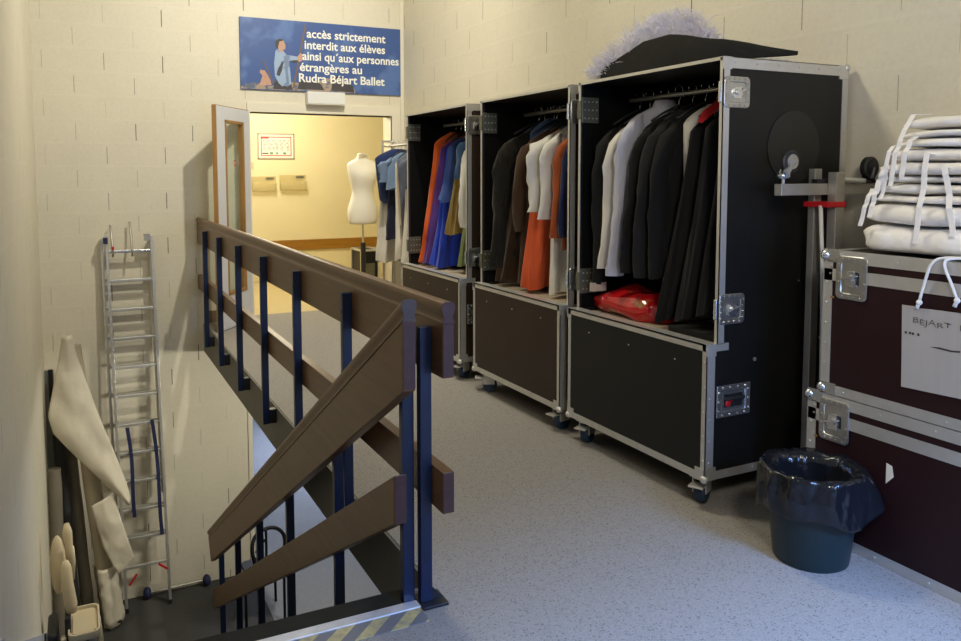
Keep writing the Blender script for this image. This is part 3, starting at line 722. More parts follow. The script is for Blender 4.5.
XF, XU, XBK, ZB, ZLT, ZT = 2.472, 2.53, 3.31, .14, .748, 2.0
def wardrobe(y0, y1, panel, label, detail=2):
    t = thing('wardrobe_flight_case', ((XF + XBK) / 2, (y0 + y1) / 2, 0), label, 'wardrobe case', 'open wardrobe flight cases along the right wall')
    e = .012
    L = [(XF, ZB), (XBK, ZB), (XBK, ZT), (XU, ZT), (XU, ZLT), (XF, ZLT)]
    for ya, yb, nm in ((y0, y0 + e, 'side_panel'), (y1 - e, y1, 'side_panel')):
        B().prism(L, lambda u, v, k: Vector((u, ya + (yb - ya) * k, v))).build(nm, panel, t)
    B().box(XBK - e, XBK, y0 + e, y1 - e, ZB, ZT).build('back_panel', 'case_inside', t)
    B().box(XU, XBK - e, y0 + e, y1 - e, ZT - e, ZT).build('top_panel', panel, t)
    B().box(XF + e, XBK - e, y0 + e, y1 - e, ZB, ZB + e).build('bottom_panel', panel, t)
    B().box(XF, XF + e, y0 + e, y1 - e, ZB, ZLT).build('front_panel', panel, t)
    B().box(XF + .012, XBK - e, y0 + e, y1 - e, ZLT - .03, ZLT - .018).build('shelf', 'shelf_wood', t)
    for ya, yb in ((y0 + e, y0 + e + .004), (y1 - e - .004, y1 - e)): B().box(XU + .02, XBK - e, ya, yb, ZLT, ZT - e).build('lining', 'case_inside', t)
    # aluminium edges
    a = .003; w1 = .024
    m = B()
    # lower front frame
    m.box(XF - a, XF + .002, y0 - a, y0 + w1, ZB, ZLT).box(XF - a, XF + .002, y1 - w1, y1 + a, ZB, ZLT)
    m.box(XF - a, XF + .002, y0, y1, ZB - a, ZB + w1 + .006).box(XF - a, XU + .01, y0, y1, ZLT - .004, ZLT + a).box(XF - a, XF + .002, y0, y1, ZLT - w1 - .004, ZLT + a)
    # upper opening frame (thin lips) + side returns
    m.box(XU - a, XU + .002, y0 - a, y0 + e + .004, ZLT, ZT).box(XU - a, XU + .002, y1 - e - .004, y1 + a, ZLT, ZT).box(XU - a, XU + .002, y0, y1, ZT - .012, ZT + a)
    m.box(XU, XU + .03, y0, y1, ZT, ZT + a).box(XBK - .03, XBK + a, y0, y1, ZT, ZT + a).box(XU, XBK, y0 - a, y0 + .03, ZT, ZT + a).box(XU, XBK, y1 - .03, y1 + a, ZT, ZT + a)
    for ys, yo in ((y0, -a), (y1, a)):
        lo, hi = min(ys, ys + yo), max(ys, ys + yo)
        m.box(XU - a, XU + .036, lo, hi, ZLT, ZT)                   # front vertical strip upper
        m.box(XF - a, XF + .046, lo, hi, ZB, ZLT + a)               # lower vertical strip
        m.box(XF, XU + .066, lo, hi, ZLT - .03, ZLT + a)            # step
        m.box(XU, XBK, lo, hi, ZT - .045, ZT + a)                   # top strip
        m.box(XF, XBK, lo, hi, ZB - a, ZB + .035)                   # bottom strip
        m.box(XBK - .036, XBK + a, lo, hi, ZB, ZT)                  # rear strip
    m.box(XBK - .002, XBK + a, y0, y0 + .03, ZB, ZT).box(XBK - .002, XBK + a, y1 - .03, y1, ZB, ZT)
    rivets(m, (XF - a, y0 + .012, ZB + .03), (XF - a, y0 + .012, ZLT - .02), 5, (-1, 0, 0)); rivets(m, (XF - a, y1 - .012, ZB + .03), (XF - a, y1 - .012, ZLT - .02), 5, (-1, 0, 0))
    rivets(m, (XF - a, y0, ZB + .013), (XF - a, y1, ZB + .013), 6, (-1, 0, 0)); rivets(m, (XF + .022, y0 - a, ZB + .03), (XF + .022, y0 - a, ZLT), 6, (0, -1, 0))
    rivets(m, (XU, y0 - a, ZT - .02), (XBK, y0 - a, ZT - .02), 6, (0, -1, 0)); rivets(m, (XBK - .016, y0 - a, ZB), (XBK - .016, y0 - a, ZT), 9, (0, -1, 0))
    rivets(m, (XU, y0 - a, ZB + .018), (XBK, y0 - a, ZB + .018), 5, (0, -1, 0)); rivets(m, (XF - a, y0 + .03, ZLT - .10), (XF - a, y1 - .03, ZLT - .10), 3, (-1, 0, 0), .004)
    m.build('edge_trim', 'alu', t)
    # corners
    def cap(*boxes, ball=None):
        q = B()
        for b in boxes: q.box(*b)
        if ball: q.sphere(ball, .02, 8)
        q.build('corner_cap', 'alu', t, smooth=35)
    for y, s in ((y0, 1), (y1, -1)):
        cap((XF - .006, XF + .002, min(y, y + s * .055), max(y, y + s * .055), ZB - .003, ZB + .05), (XF, XF + .06, min(y, y - s * .006), max(y, y - s * .006), ZB - .003, ZB + .055), ball=(XF + .004, y + s * .004, ZB + .004))
        cap((XBK - .06, XBK, min(y, y - s * .006), max(y, y - s * .006), ZT - .06, ZT + .003), ball=(XBK - .006, y + s * .006, ZT - .006))
        cap((XU - .005, XU + .045, min(y, y - s * .005), max(y, y - s * .005), ZT - .05, ZT + .003))
        cap((XF - .006, XF + .05, min(y, y - s * .005), max(y, y - s * .005), ZLT - .05, ZLT + .004))
    for z in (1.852, .902):
        dish_latch(t, (XU + .075, y0 - a, z), (1, 0, 0), (0, 0, 1), (0, -1, 0), .15, .135)
        B().box(XU - .014, XU - .003, y0 - .002, y0 + .014, z - .045, z + .045).build('latch_tongue', 'chrome', t, bevel=.003)
        q = B().box(XU + .003, XU + .115, y1 - e - .012, y1 - e - .004, z - .07, z + .07).build('latch_back_plate', 'olive_latch', t, bevel=.003)
        mm = B()
        for i in range(4):
            for j in range(3): mm.cyl((XU + .02 + i * .026, y1 - e - .016, z - .045 + j * .045), (XU + .02 + i * .026, y1 - e - .012, z - .045 + j * .045), .005, 6)
        mm.build('rivet', 'rivet', q)
        B().box(XU - .012, XU - .003, y1 - .03, y1 + .003, z - .05, z + .05).build('latch_tongue', 'olive_latch', t, bevel=.003)
    recess_handle(t, (XF + .158, y0 - .001, .488), (1, 0, 0), (0, 0, 1), (0, -1, 0), .20, .145)
    for zz in (.60,): pass
    for x, y in ((XF + .055, y0 + .075), (XF + .055, y1 - .10), (XBK - .1, y0 + .09), (XBK - .1, y1 - .1)): castor(t, x, y, ZB - .003, random.choice((-.5, .2, .5, -.2)), True)
    B().cyl((2.87, y0 + e + .004, 1.915), (2.87, y1 - e - .004, 1.915), .0125, 14).build('clothes_rod', 'steel_dull', t, smooth=35)
    return t
random.seed(5)
w3 = wardrobe(2.55, 3.612, 'black_panel', 'large black wardrobe flight case on castors, nearest of the row, full of black suits')
w2 = wardrobe(3.70, 4.772, 'brown_panel', 'dark brown wardrobe flight case in the middle of the row, holding white and orange robes')
w1 = wardrobe(4.985, 6.10, 'brown_panel', 'dark brown wardrobe flight case furthest back, holding a blue gown and an orange dress')
tag(B().cyl((2.965, 2.5465, 1.62), (2.965, 2.5495, 1.62), .165, 40).build('round_mark', 'stain', w3), 'faint round worn mark on the black side')
B().box(3.02, 3.025, 2.545, 2.5495, 1.0, 1.005).build('screw', 'rivet', w3)
for z, x in ((.66, 2.755), (.72, 3.18)): B().cyl((x, 2.5495, z), (x, 2.545, z), .009, 10).build('screw', 'rivet', w3)
q = B().box(3.2, 3.262, 2.543, 2.5495, .46, .66).build('rear_latch_plate', 'olive_latch', w3, bevel=.004)

g3, g2, g1 = 'hangers in the nearest wardrobe case', 'hangers in the middle wardrobe case', 'hangers in the furthest wardrobe case'
L3, L2, L1 = 'thin dark coat hanger on the rod of the nearest black wardrobe case', 'thin dark coat hanger on the rod of the middle brown wardrobe case', 'thin dark coat hanger on the rod of the furthest wardrobe case'
RX, ZR = 2.87, 1.932
def hang(case, name, label, cat, m, y, top, zbot, **k):
    G = {3: (L3, g3), 2: (L2, g2), 1: (L1, g1)}[case]
    x = k.pop('x', RX); w = k.get('w', .21)
    hanger(x, y, ZR, w * .8, *G)
    return garment(name, label, cat, FAB[m], x, y, top, zbot, **k)
random.seed(11)
# nearest case, from its far end to its near end
hang(3, 'suit_jacket', 'black jacket with a pale cuff, at the far left end of the nearest case', 'jacket', 'black', 3.515, 1.80, .95, sleeve=.86, cuff=FAB['beige'], seed=1, lean=(-.02, .0), w=.225, th=.033)
hang(3, 'dress_shirt', 'crumpled white shirt between a black jacket and a pale lilac shirt', 'shirt', 'white', 3.43, 1.80, 1.06, sleeve=.74, seed=2, collar=FAB['white'], amp=.2, lean=(-.02, .05), w=.215)
hang(3, 'dress_shirt', 'pale lilac shirt hanging highest in the nearest case', 'shirt', 'lavender', 3.31, 1.865, 1.0, sleeve=.82, seed=3, collar=FAB['lavender'], cuff=FAB['lavender'], lean=(-.02, .06), w=.225, th=.042, sw=.068)
hang(3, 'suit_jacket', 'black suit jacket directly right of the pale lilac shirt', 'jacket', 'black', 3.20, 1.82, 1.02, sleeve=.76, seed=4, lean=(-.03, .07), w=.225, th=.04)
hang(3, 'suit_jacket', 'black suit jacket, second one to the right of the lilac shirt', 'jacket', 'charcoal', 3.10, 1.825, 1.0, sleeve=.78, seed=5, lean=(-.03, .08), w=.225, th=.04, sw=.066)
hang(3, 'suit_jacket', 'black suit jacket just left of the white lapelled jacket', 'jacket', 'black', 3.01, 1.82, 1.01, sleeve=.77, seed=6, lean=(-.03, .07), w=.225, th=.04)
def lapel(t):
    B().prism([(2.66, 1.66), (2.72, 1.75), (2.74, 1.60), (2.69, 1.40), (2.665, 1.36)], lambda u, v, k: Vector((u, 2.893 - .004 * k, v))).build('black_lapel', FAB['black'], t)
hang(3, 'white_jacket', 'white jacket with a black lapel among the black coats', 'jacket', 'ivory', 2.93, 1.84, 1.2, seed=7, w=.20, wb=.17, lean=(.02, .03), extra=lapel)
hang(3, 'long_coat', 'long black coat directly right of the white lapelled jacket', 'coat', 'black', 2.87, 1.80, .77, seed=8, w=.21, wb=.245, lean=(-.035, .14), folds=6, amp=.2, th=.033, thb=.036)
hang(3, 'long_coat', 'long black coat, the middle of three at the near end of the nearest case', 'coat', 'charcoal', 2.77, 1.81, .80, seed=9, w=.21, wb=.245, lean=(-.035, .10), folds=6, amp=.2, th=.03, thb=.036)
hang(3, 'long_coat', 'long black coat at the near end of the nearest case, against its side wall', 'coat', 'black', 2.67, 1.82, .84, seed=10, w=.21, wb=.245, lean=(-.035, .055), folds=5, amp=.2, th=.03, thb=.036)
tag(MB().add([(2.640, 2.815, 1.745), (2.655, 2.80, 1.79), (2.735, 2.735, 1.875), (2.745, 2.73, 1.865), (2.70, 2.76, 1.79), (2.650, 2.80, 1.735)], [(0, 1, 4, 5), (1, 2, 3, 4)]).build('red_ribbon', FAB['red'], solid=.006), 'short red ribbon hanging above the black coats by the top latch', 'ribbon')
tag(B().box(2.60, 2.85, 2.62, 2.95, ZLT - .0175, ZLT + .012).build('folded_cloth', FAB['black'], bevel=.008), 'black cloth lying on the case floor under the long coats', 'cloth')
# middle case
hang(2, 'fur_coat', 'shaggy dark brown fur coat at the left of the middle case', 'coat', 'fur', 4.57, 1.80, .95, seed=21, sleeve=.85, sw=.085, w=.24, wb=.25, th=.055, lean=(-.03, .06), amp=.3, ragged=.03)
hang(2, 'long_skirt', 'dark brown skirt showing below the shaggy fur coat', 'skirt', 'brown', 4.50, 1.72, .78, seed=22, w=.20, wb=.25, lean=(-.04, .12), folds=7, amp=.3, ragged=.05)
hang(2, 'denim_shirt', 'light blue shirt half hidden behind the brown trousers', 'shirt', 'denim', 4.43, 1.87, 1.02, seed=23, w=.185, th=.03, x=2.90)
hang(2, 'brown_coat', 'long brown coat between the fur coat and the white jacket', 'coat', 'brown', 4.35, 1.80, .77, seed=24, w=.215, wb=.23, sleeve=.6, lean=(-.02, .06))
hang(2, 'orange_robe', 'long bright orange robe hanging below the white jacket', 'robe', 'orange_robe', 4.24, 1.79, .765, seed=25, w=.2, wb=.245, lean=(-.035, .06), folds=5, amp=.25, th=.04, thb=.06)
hang(2, 'white_jacket', 'white wide sleeved jacket in front of the orange robe', 'jacket', 'white', 4.14, 1.80, 1.24, seed=26, w=.235, sleeve=.46, sw=.085, th=.038, lean=(-.01, .03))
hang(2, 'white_robe', 'long white robe right of the orange robe, reaching the shelf', 'robe', 'white', 4.035, 1.80, .765, seed=27, w=.235, wb=.225, sleeve=.50, sw=.065, th=.045, lean=(-.02, .0))
hang(2, 'rust_shirt', 'rust coloured shirt beside the long white robe', 'shirt', 'rust', 3.94, 1.79, 1.05, seed=28, w=.215, sleeve=.6, th=.03)
hang(2, 'navy_jacket', 'navy jacket between the rust shirt and the red blouse', 'jacket', 'navy', 3.87, 1.80, 1.0, seed=29, w=.215, sleeve=.6, th=.025, sw=.045)
hang(2, 'red_blouse', 'dark red blouse at the near end of the middle case', 'blouse', 'red', 3.77, 1.78, 1.2, seed=30, w=.215, th=.025)
# furthest case
hang(1, 'orange_dress', 'long orange and red dress trailing to the far left of the furthest case', 'dress', 'orange', 5.86, 1.85, .76, seed=41, w=.19, wb=.235, lean=(-.05, .14), folds=5, amp=.25, th=.035, thb=.045)
hang(1, 'purple_dress', 'sheer purple dress between the orange dress and the blue gown', 'dress', 'purple', 5.765, 1.80, .76, seed=42, w=.18, wb=.235, lean=(-.05, .13), folds=6, amp=.22, th=.03, thb=.04)
hang(1, 'blue_gown', 'royal blue floor length gown in the furthest case', 'dress', 'royal', 5.65, 1.80, .76, seed=43, w=.18, wb=.245, lean=(-.04, .07), folds=7, amp=.28, th=.03, thb=.07)
hang(1, 'blue_cape', 'short dull blue cape hung over the royal blue gown', 'cape', 'navyblue', 5.57, 1.81, 1.29, seed=44, w=.2, wb=.25, folds=7, amp=.25, th=.03, thb=.045, lean=(-.02, .02))
hang(1, 'olive_tunic', 'shiny olive gold tunic between the blue cape and the white blouse', 'tunic', 'olive', 5.42, 1.80, 1.04, seed=45, w=.19, wb=.25, folds=6, amp=.28, th=.04, thb=.06, lean=(-.02, .03))
hang(1, 'patterned_skirt', 'dark skirt with a gold tinge below the olive tunic', 'skirt', 'green', 5.345, 1.50, .80, seed=46, w=.15, wb=.22, folds=8, amp=.3)
hang(1, 'denim_jacket', 'denim blue jacket between the olive tunic and the white blouse', 'jacket', 'denim', 5.28, 1.84, 1.4, seed=47, w=.2, sleeve=.3, th=.035)
hang(1, 'white_blouse', 'white blouse at the near end of the furthest case', 'blouse', 'white', 5.17, 1.80, 1.14, seed=48, w=.21, sleeve=.62, sw=.07, th=.04)
# red plastic sack on the shelf
m = B()
def sack(u, v):
    a = 2 * PI * u; b = PI * (v - .5)
    cb = math.copysign(abs(math.cos(b)) ** .7, math.cos(b)); x = .135 * cb * math.copysign(abs(math.cos(a)) ** .6, math.cos(a)); y = .275 * cb * math.copysign(abs(math.sin(a)) ** .6, math.sin(a))
    z = .075 * math.sin(b)
    d = 1 + .22 * fbm((x, y, z), 9, 3) + .16 * abs(fbm((x, y, z), 20, 5)) + .05 * abs(fbm((x, y, z), 45, 6))
    zz = .74 + max(.0, .066 + z * (1.1 + .6 * fbm((x, y, 0), 6, 9)) - .35 * (y * y) + (.01 if z > 0 else 0))
    return (2.735 + x * .93 * d, 3.345 + y * d, max(ZLT - .0165, zz - .015))
m.grid(56, 28, sack)
tag(m.build('plastic_sack', 'bag_red', smooth=True), 'shiny red and gold plastic sack lying on the shelf of the nearest case', 'bag')

# ------------------------------------------------------------------ on top of the nearest case: felt sheet and tulle
FB = [(3.03, 2.60, 2.045), (2.90, 2.585, 2.03), (2.72, 2.60, 2.012), (2.60, 2.72, 2.006), (2.565, 2.95, 2.006), (2.56, 3.20, 2.006), (2.56, 3.46, 2.006)]     # lower edge, right tip to far left
FT = [(3.04, 2.605, 2.062), (2.87, 2.68, 2.088), (2.74, 2.78, 2.125), (2.70, 2.93, 2.162), (2.69, 3.08, 2.184), (2.69, 3.27, 2.186), (2.575, 3.48, 2.058)]
def interp(L, u):
    i = u * (len(L) - 1); k_ = min(int(i), len(L) - 2); q = i - k_; q = q * q * (3 - 2 * q) * .5 + q * .5
    return Vector(L[k_]).lerp(Vector(L[k_ + 1]), q)
def felt(u, v):
    p = interp(FB, u).lerp(interp(FT, u), v)
    bul = .03 * math.sin(PI * v) * math.sin(PI * u)
    w_ = .006 * math.sin(14 * u + 5 * v) * math.sin(PI * u)
    return (max(p.x - bul * .6, 2.552), max(p.y - bul * .4, 2.58), max(p.z + bul * .3 + w_ * v, 2.0045))
tag(B().grid(60, 16, felt).build('felt_hat_brim', 'felt', smooth=True, solid=.006), 'large curved black felt piece lying on top of the nearest case', 'costume piece')
random.seed(21)
TS = [(2.86, 2.93, .15, .05), (2.86, 3.01, .255, .065), (2.84, 3.11, .325, .07), (2.81, 3.20, .335, .075), (2.75, 3.29, .30, .08), (2.70, 3.37, .255, .085), (2.65, 3.46, .17, .08), (2.61, 3.54, .09, .055)]
def ts(u):
    i = u * (len(TS) - 1); k_ = min(int(i), len(TS) - 2); q = i - k_
    return [a * (1 - q) + b * q for a, b in zip(TS[k_], TS[k_ + 1])]
m = B()
def lump(u, v):
    x, y, h, w_ = ts(u); h *= 1.06; a = PI * v; e = math.sin(PI * min(1, max(0, u * .96 + .02))) ** .35
    n = fbm((u * 3, v * 2, 1), 2.6, 4) * .25 + fbm((u * 9, v * 5, 2), 2.6, 5) * .14
    return (x - math.cos(a) * w_ * (1 + n) * e, y, ZT + .008 + max(0, math.sin(a) ** .8 * (h - .03) * (1 + n * .6) * e))
m.grid(60, 24, lump)
def blade(p, d, L, w):
    d = d.normalized(); s_ = d.cross(Vector((random.uniform(-1, 1), random.uniform(-1, 1), random.uniform(-1, 1)))).normalized() * w
    b = p + d * L * .5 + Vector((random.uniform(-.01, .01), random.uniform(-.01, .01), random.uniform(-.004, .012))); c = p + d * L + Vector((random.uniform(-.01, .01), random.uniform(-.01, .01), random.uniform(-.01, .005)))
    m.add([p - s_, p + s_, b + s_ * .8, b - s_ * .8, c], [(0, 1, 2, 3), (3, 2, 4)])
for i in range(9000):
    u = random.random(); x, y, h, w_ = ts(u); h *= 1.08; a = PI * random.uniform(.02, .98)
    nx, nz = -math.cos(a), math.sin(a)
    k_ = random.uniform(.55, 1.0)
    p = Vector((x + nx * w_ * k_, y + random.gauss(0, .02), ZT + .012 + nz * (h - .03) * k_))
    if p.y > 3.6: p.y = 3.6
    d = Vector((nx * .7 + random.gauss(0, .5), random.gauss(.25, .55), nz * .6 + random.gauss(0, .4)))
    L_ = random.uniform(.02, .065) * (1 + .5 * u)
    if p.z + d.normalized().z * L_ < ZT + .006: d.z = abs(d.z)
    if p.y < 3.42 and p.z < ZT + .19 and d.x < 0: d.x = abs(d.x)
    blade(p, d, L_, random.uniform(.0008, .0028))
for i in range(900):
    x = 3.02 + random.gauss(0, .045); y = 2.70 + random.random() * .2
    blade(Vector((x, y, ZT + .006 + random.random() * .03)), Vector((random.gauss(.5, .5), random.gauss(-.1, .3), random.uniform(.0, .3))), random.uniform(.015, .045), random.uniform(.0008, .003))
tag(m.build('tulle_ruffle', 'tulle'), 'frothy white tulle ruffle heaped behind the black felt on the nearest case', 'tulle', None, 'stuff')

# ------------------------------------------------------------------ folded rolling stand between nearest case and trunks
sd = thing('folded_rolling_stand', (3.02, 2.40, 0), 'dismantled metal clothes stand with upturned castors behind the maroon trunks', 'stand')
YS = 2.40
B().box(2.705, 3.32, YS - .02, YS + .02, 1.405, 1.455).build('cross_bar', 'steel_dull', sd, bevel=.003)
B().box(2.985, 3.04, YS - .065, YS - .021, 0.0, 1.505).build('upright', 'steel_dull', sd, bevel=.003)
B().box(2.955, 3.0, YS + .021, YS + .055, 0.0, 1.52).build('upright', 'steel_dull', sd, bevel=.003)
B().cyl((3.04, YS - .04, 1.470), (3.19, YS - .04, 1.465), .014, 14).build('socket_tube', 'chrome', sd, smooth=35)
B().box(2.93, 3.045, YS - .07, YS + .058, 1.352, 1.376).build('red_strap', 'red_plastic', sd, bevel=.003)
B().tube([(2.933, YS - .03, 1.36), (2.945, YS - .035, 1.15), (2.965, YS - .03, .9), (2.985, YS - .03, .02)], .009, 8).build('white_rod', 'white_plastic', sd, smooth=True)
def up_castor(x, z0, tilt, mrub, fork):
    c = Vector((x + tilt, YS - .005, z0 + .095))
    B().cyl((x, YS, z0), (x, YS, z0 + .03), .007, 10).build('castor_stem', 'chrome', sd)
    m = B(); rings = []
    for yy, rr in ((-.014, .022), (-.016, .044), (-.011, .05), (.011, .05), (.016, .044), (.014, .022)):
        rings.append([c + Vector((rr * math.cos(2 * PI * j / 28), yy, rr * math.sin(2 * PI * j / 28))) for j in range(28)])
    w = m.loft(rings).build('castor_wheel', mrub, sd, smooth=40)
    B().cyl(c + Vector((0, -.02, 0)), c + Vector((0, .02, 0)), .032, 20).build('wheel_hub', fork, w, smooth=40)
    B().tube([Vector((x, YS - .022, z0 + .03)), Vector((x - .012, YS - .026, z0 + .05)), c + Vector((0, -.024, 0))], [.012, .016, .012], 8).tube([Vector((x, YS + .022, z0 + .03)), c + Vector((0, .024, 0))], .010, 8).sphere((x - .004, YS, z0 + .035), .026, 8, (1, 1, .6)).build('castor_fork', fork, sd, smooth=40)
up_castor(2.735, 1.455, .028, 'black_rubber', 'chrome')
up_castor(3.275, 1.43, .0, 'black_rubber', 'black_metal')
B().box(3.22, 3.32, YS - .03, YS + .03, 1.455, 1.470).build('end_plate', 'black_metal', sd, bevel=.003)
B().box(2.93, 3.03, YS - .012, YS + .02, 1.455, 1.475).build('clamp', 'black_metal', sd, bevel=.003)

# ------------------------------------------------------------------ maroon trunks
XT = 2.737
def trunk(y1, z0, z1, label):
    ya = .75; xb = 3.32
    t = thing('road_trunk', ((XT + xb) / 2, (ya + y1) / 2, z0), label, 'trunk', 'maroon trunks stacked at the right')
    B().box(XT, xb, ya, y1, z0 + .003, z1).build('body', 'maroon', t)
    a = .003; m = B()
    m.box(XT - a, XT + .04, ya - a, y1 + a, z1 - .042, z1 + a).box(XT - a, XT + .002, ya, y1, z1 - .117, z1 - .069)     # top trim and lid band
    m.box(XT - a, XT + .04, ya - a, y1 + a, z0 + .001, z0 + .04)
    m.box(XT - a, XT + .04, y1 - .038, y1 + a, z0 + .001, z1 + a).box(XT - a, XT + .04, ya - a, ya + .038, z0 + .001, z1 + a)
    m.box(xb - .04, xb + a, ya, y1 + a, z1 - .042, z1 + a).box(xb - .04, xb + a, y1 - .04, y1 + a, z0 + .001, z1).box(XT, xb, y1 - .002, y1 + a, z1 - .042, z1 + a).box(XT, xb, y1 - .002, y1 + a, z0 + .001, z0 + .04)
    m.box(XT, xb, y1 - .04, y1 + a, z1 - .002, z1 + a)
    rivets(m, (XT - a, ya, z1 - .02), (XT - a, y1, z1 - .02), 7, (-1, 0, 0)); rivets(m, (XT - a, ya, z0 + .02), (XT - a, y1, z0 + .02), 7, (-1, 0, 0)); rivets(m, (XT - a, y1 - .012, z0), (XT - a, y1 - .012, z1), 7, (-1, 0, 0))
    rivets(m, (XT - a, y1 - .03, z1 - .2), (XT - a, y1 - .03, z1 - .04), 5, (-1, 0, 0), .004)
    m.build('edge_trim', 'alu', t)
    for z in (z0 + .022, z1 - .015): B().sphere((XT + .003, y1 - .003, z), .022, 8).box(XT - .006, XT - .002, y1 - .07, y1, z - .022, z + .026).build('corner_ball', 'chrome', t, smooth=35)
    dish_latch(t, (XT - a, y1 - .125, z1 - .098), (0, -1, 0), (0, 0, 1), (-1, 0, 0), .135, .172, 'chrome')
    B().box(XT - .0045, XT - .001, y1 - .048, y1 - .058 + .03, z1 - .187, z1 - .18).build('scratch', 'oak', t)
    return t
tl = trunk(2.238, 0, .600, 'maroon trunk with metal edges standing on the floor, lower of the two')
tu = trunk(2.182, .606, 1.187, 'maroon trunk with metal edges, stacked on top of the other and carrying linen')
B().prism([(1.885, .405), (1.862, .40), (1.855, .36), (1.885, .325)], lambda u, v, k: Vector((XT - .0005 - .001 * k, u, v))).build('torn_white_sticker', 'paper_white', tl)
# cardboard tag
ct = thing('cardboard_tag', (XT - .006, 1.5, .72), 'grey cardboard tag with faded handwriting on the front of the upper trunk', 'tag')
edge = [(1.845, 1.017), (1.80, 1.018), (1.79, 1.013), (1.74, 1.016), (1.10, 1.03), (1.10, .74), (1.62, .722), (1.836, .713), (1.839, .83)]
B().prism(edge, lambda u, v, k: Vector((XT - .0045 - .003 * k, u, v))).build('card', 'card', ct)
vs, fs = text_mesh('BÉJART  BA.', 0)
x0 = min(v.x for v in vs); x1 = max(v.x for v in vs); sx = .225 / (x1 - x0)
MB().add([(XT - .0086, 1.80 - (v.x - x0) * sx, .957 + v.y * .028 + .004 * math.sin(v.x * 5)) for v in vs], fs).build('handwriting', 'ink', ct)
B().prism([(1.735, .882), (1.70, .887), (1.66, .884), (1.63, .888), (1.63, .882), (1.66, .878), (1.70, .880)], lambda u, v, k: Vector((XT - .0076 - .0008 * k, u, v))).build('ink_stroke', 'print_dark', ct)
m = B()
for y in (1.822, 1.806, 1.795, 1.775): m.box(XT - .0084, XT - .0075, y, y + .008, .913, .922)
m.build('ink_mark', 'print_dark', ct)
# white cord
cd = thing('tie_rope', (XT - .02, 1.68, 1.0), 'white knotted cord hanging over the top edge of the upper trunk', 'cord')
zt = 1.200
B().tube(curve([(2.92, 1.45, zt + .004), (2.80, 1.60, zt + .004), (2.738, 1.70, zt + .003), (2.719, 1.735, 1.18), (2.719, 1.755, 1.12), (2.722, 1.775, 1.045)]), .0052, 8).tube(curve([(2.92, 1.44, zt + .004), (2.80, 1.58, zt + .005), (2.737, 1.675, zt + .003), (2.719, 1.69, 1.18), (2.719, 1.665, 1.12), (2.721, 1.645, 1.07)]), .0052, 8).build('cord', 'cord', cd, smooth=True)
for p in ((2.722, 1.776, 1.036), (2.721, 1.643, 1.062)):
    B().sphere(p, .0105, 8).tube([p, (p[0], p[1] + .008, p[2] - .022)], [.006, .008], 6).build('knot', 'cord', cd, smooth=True)

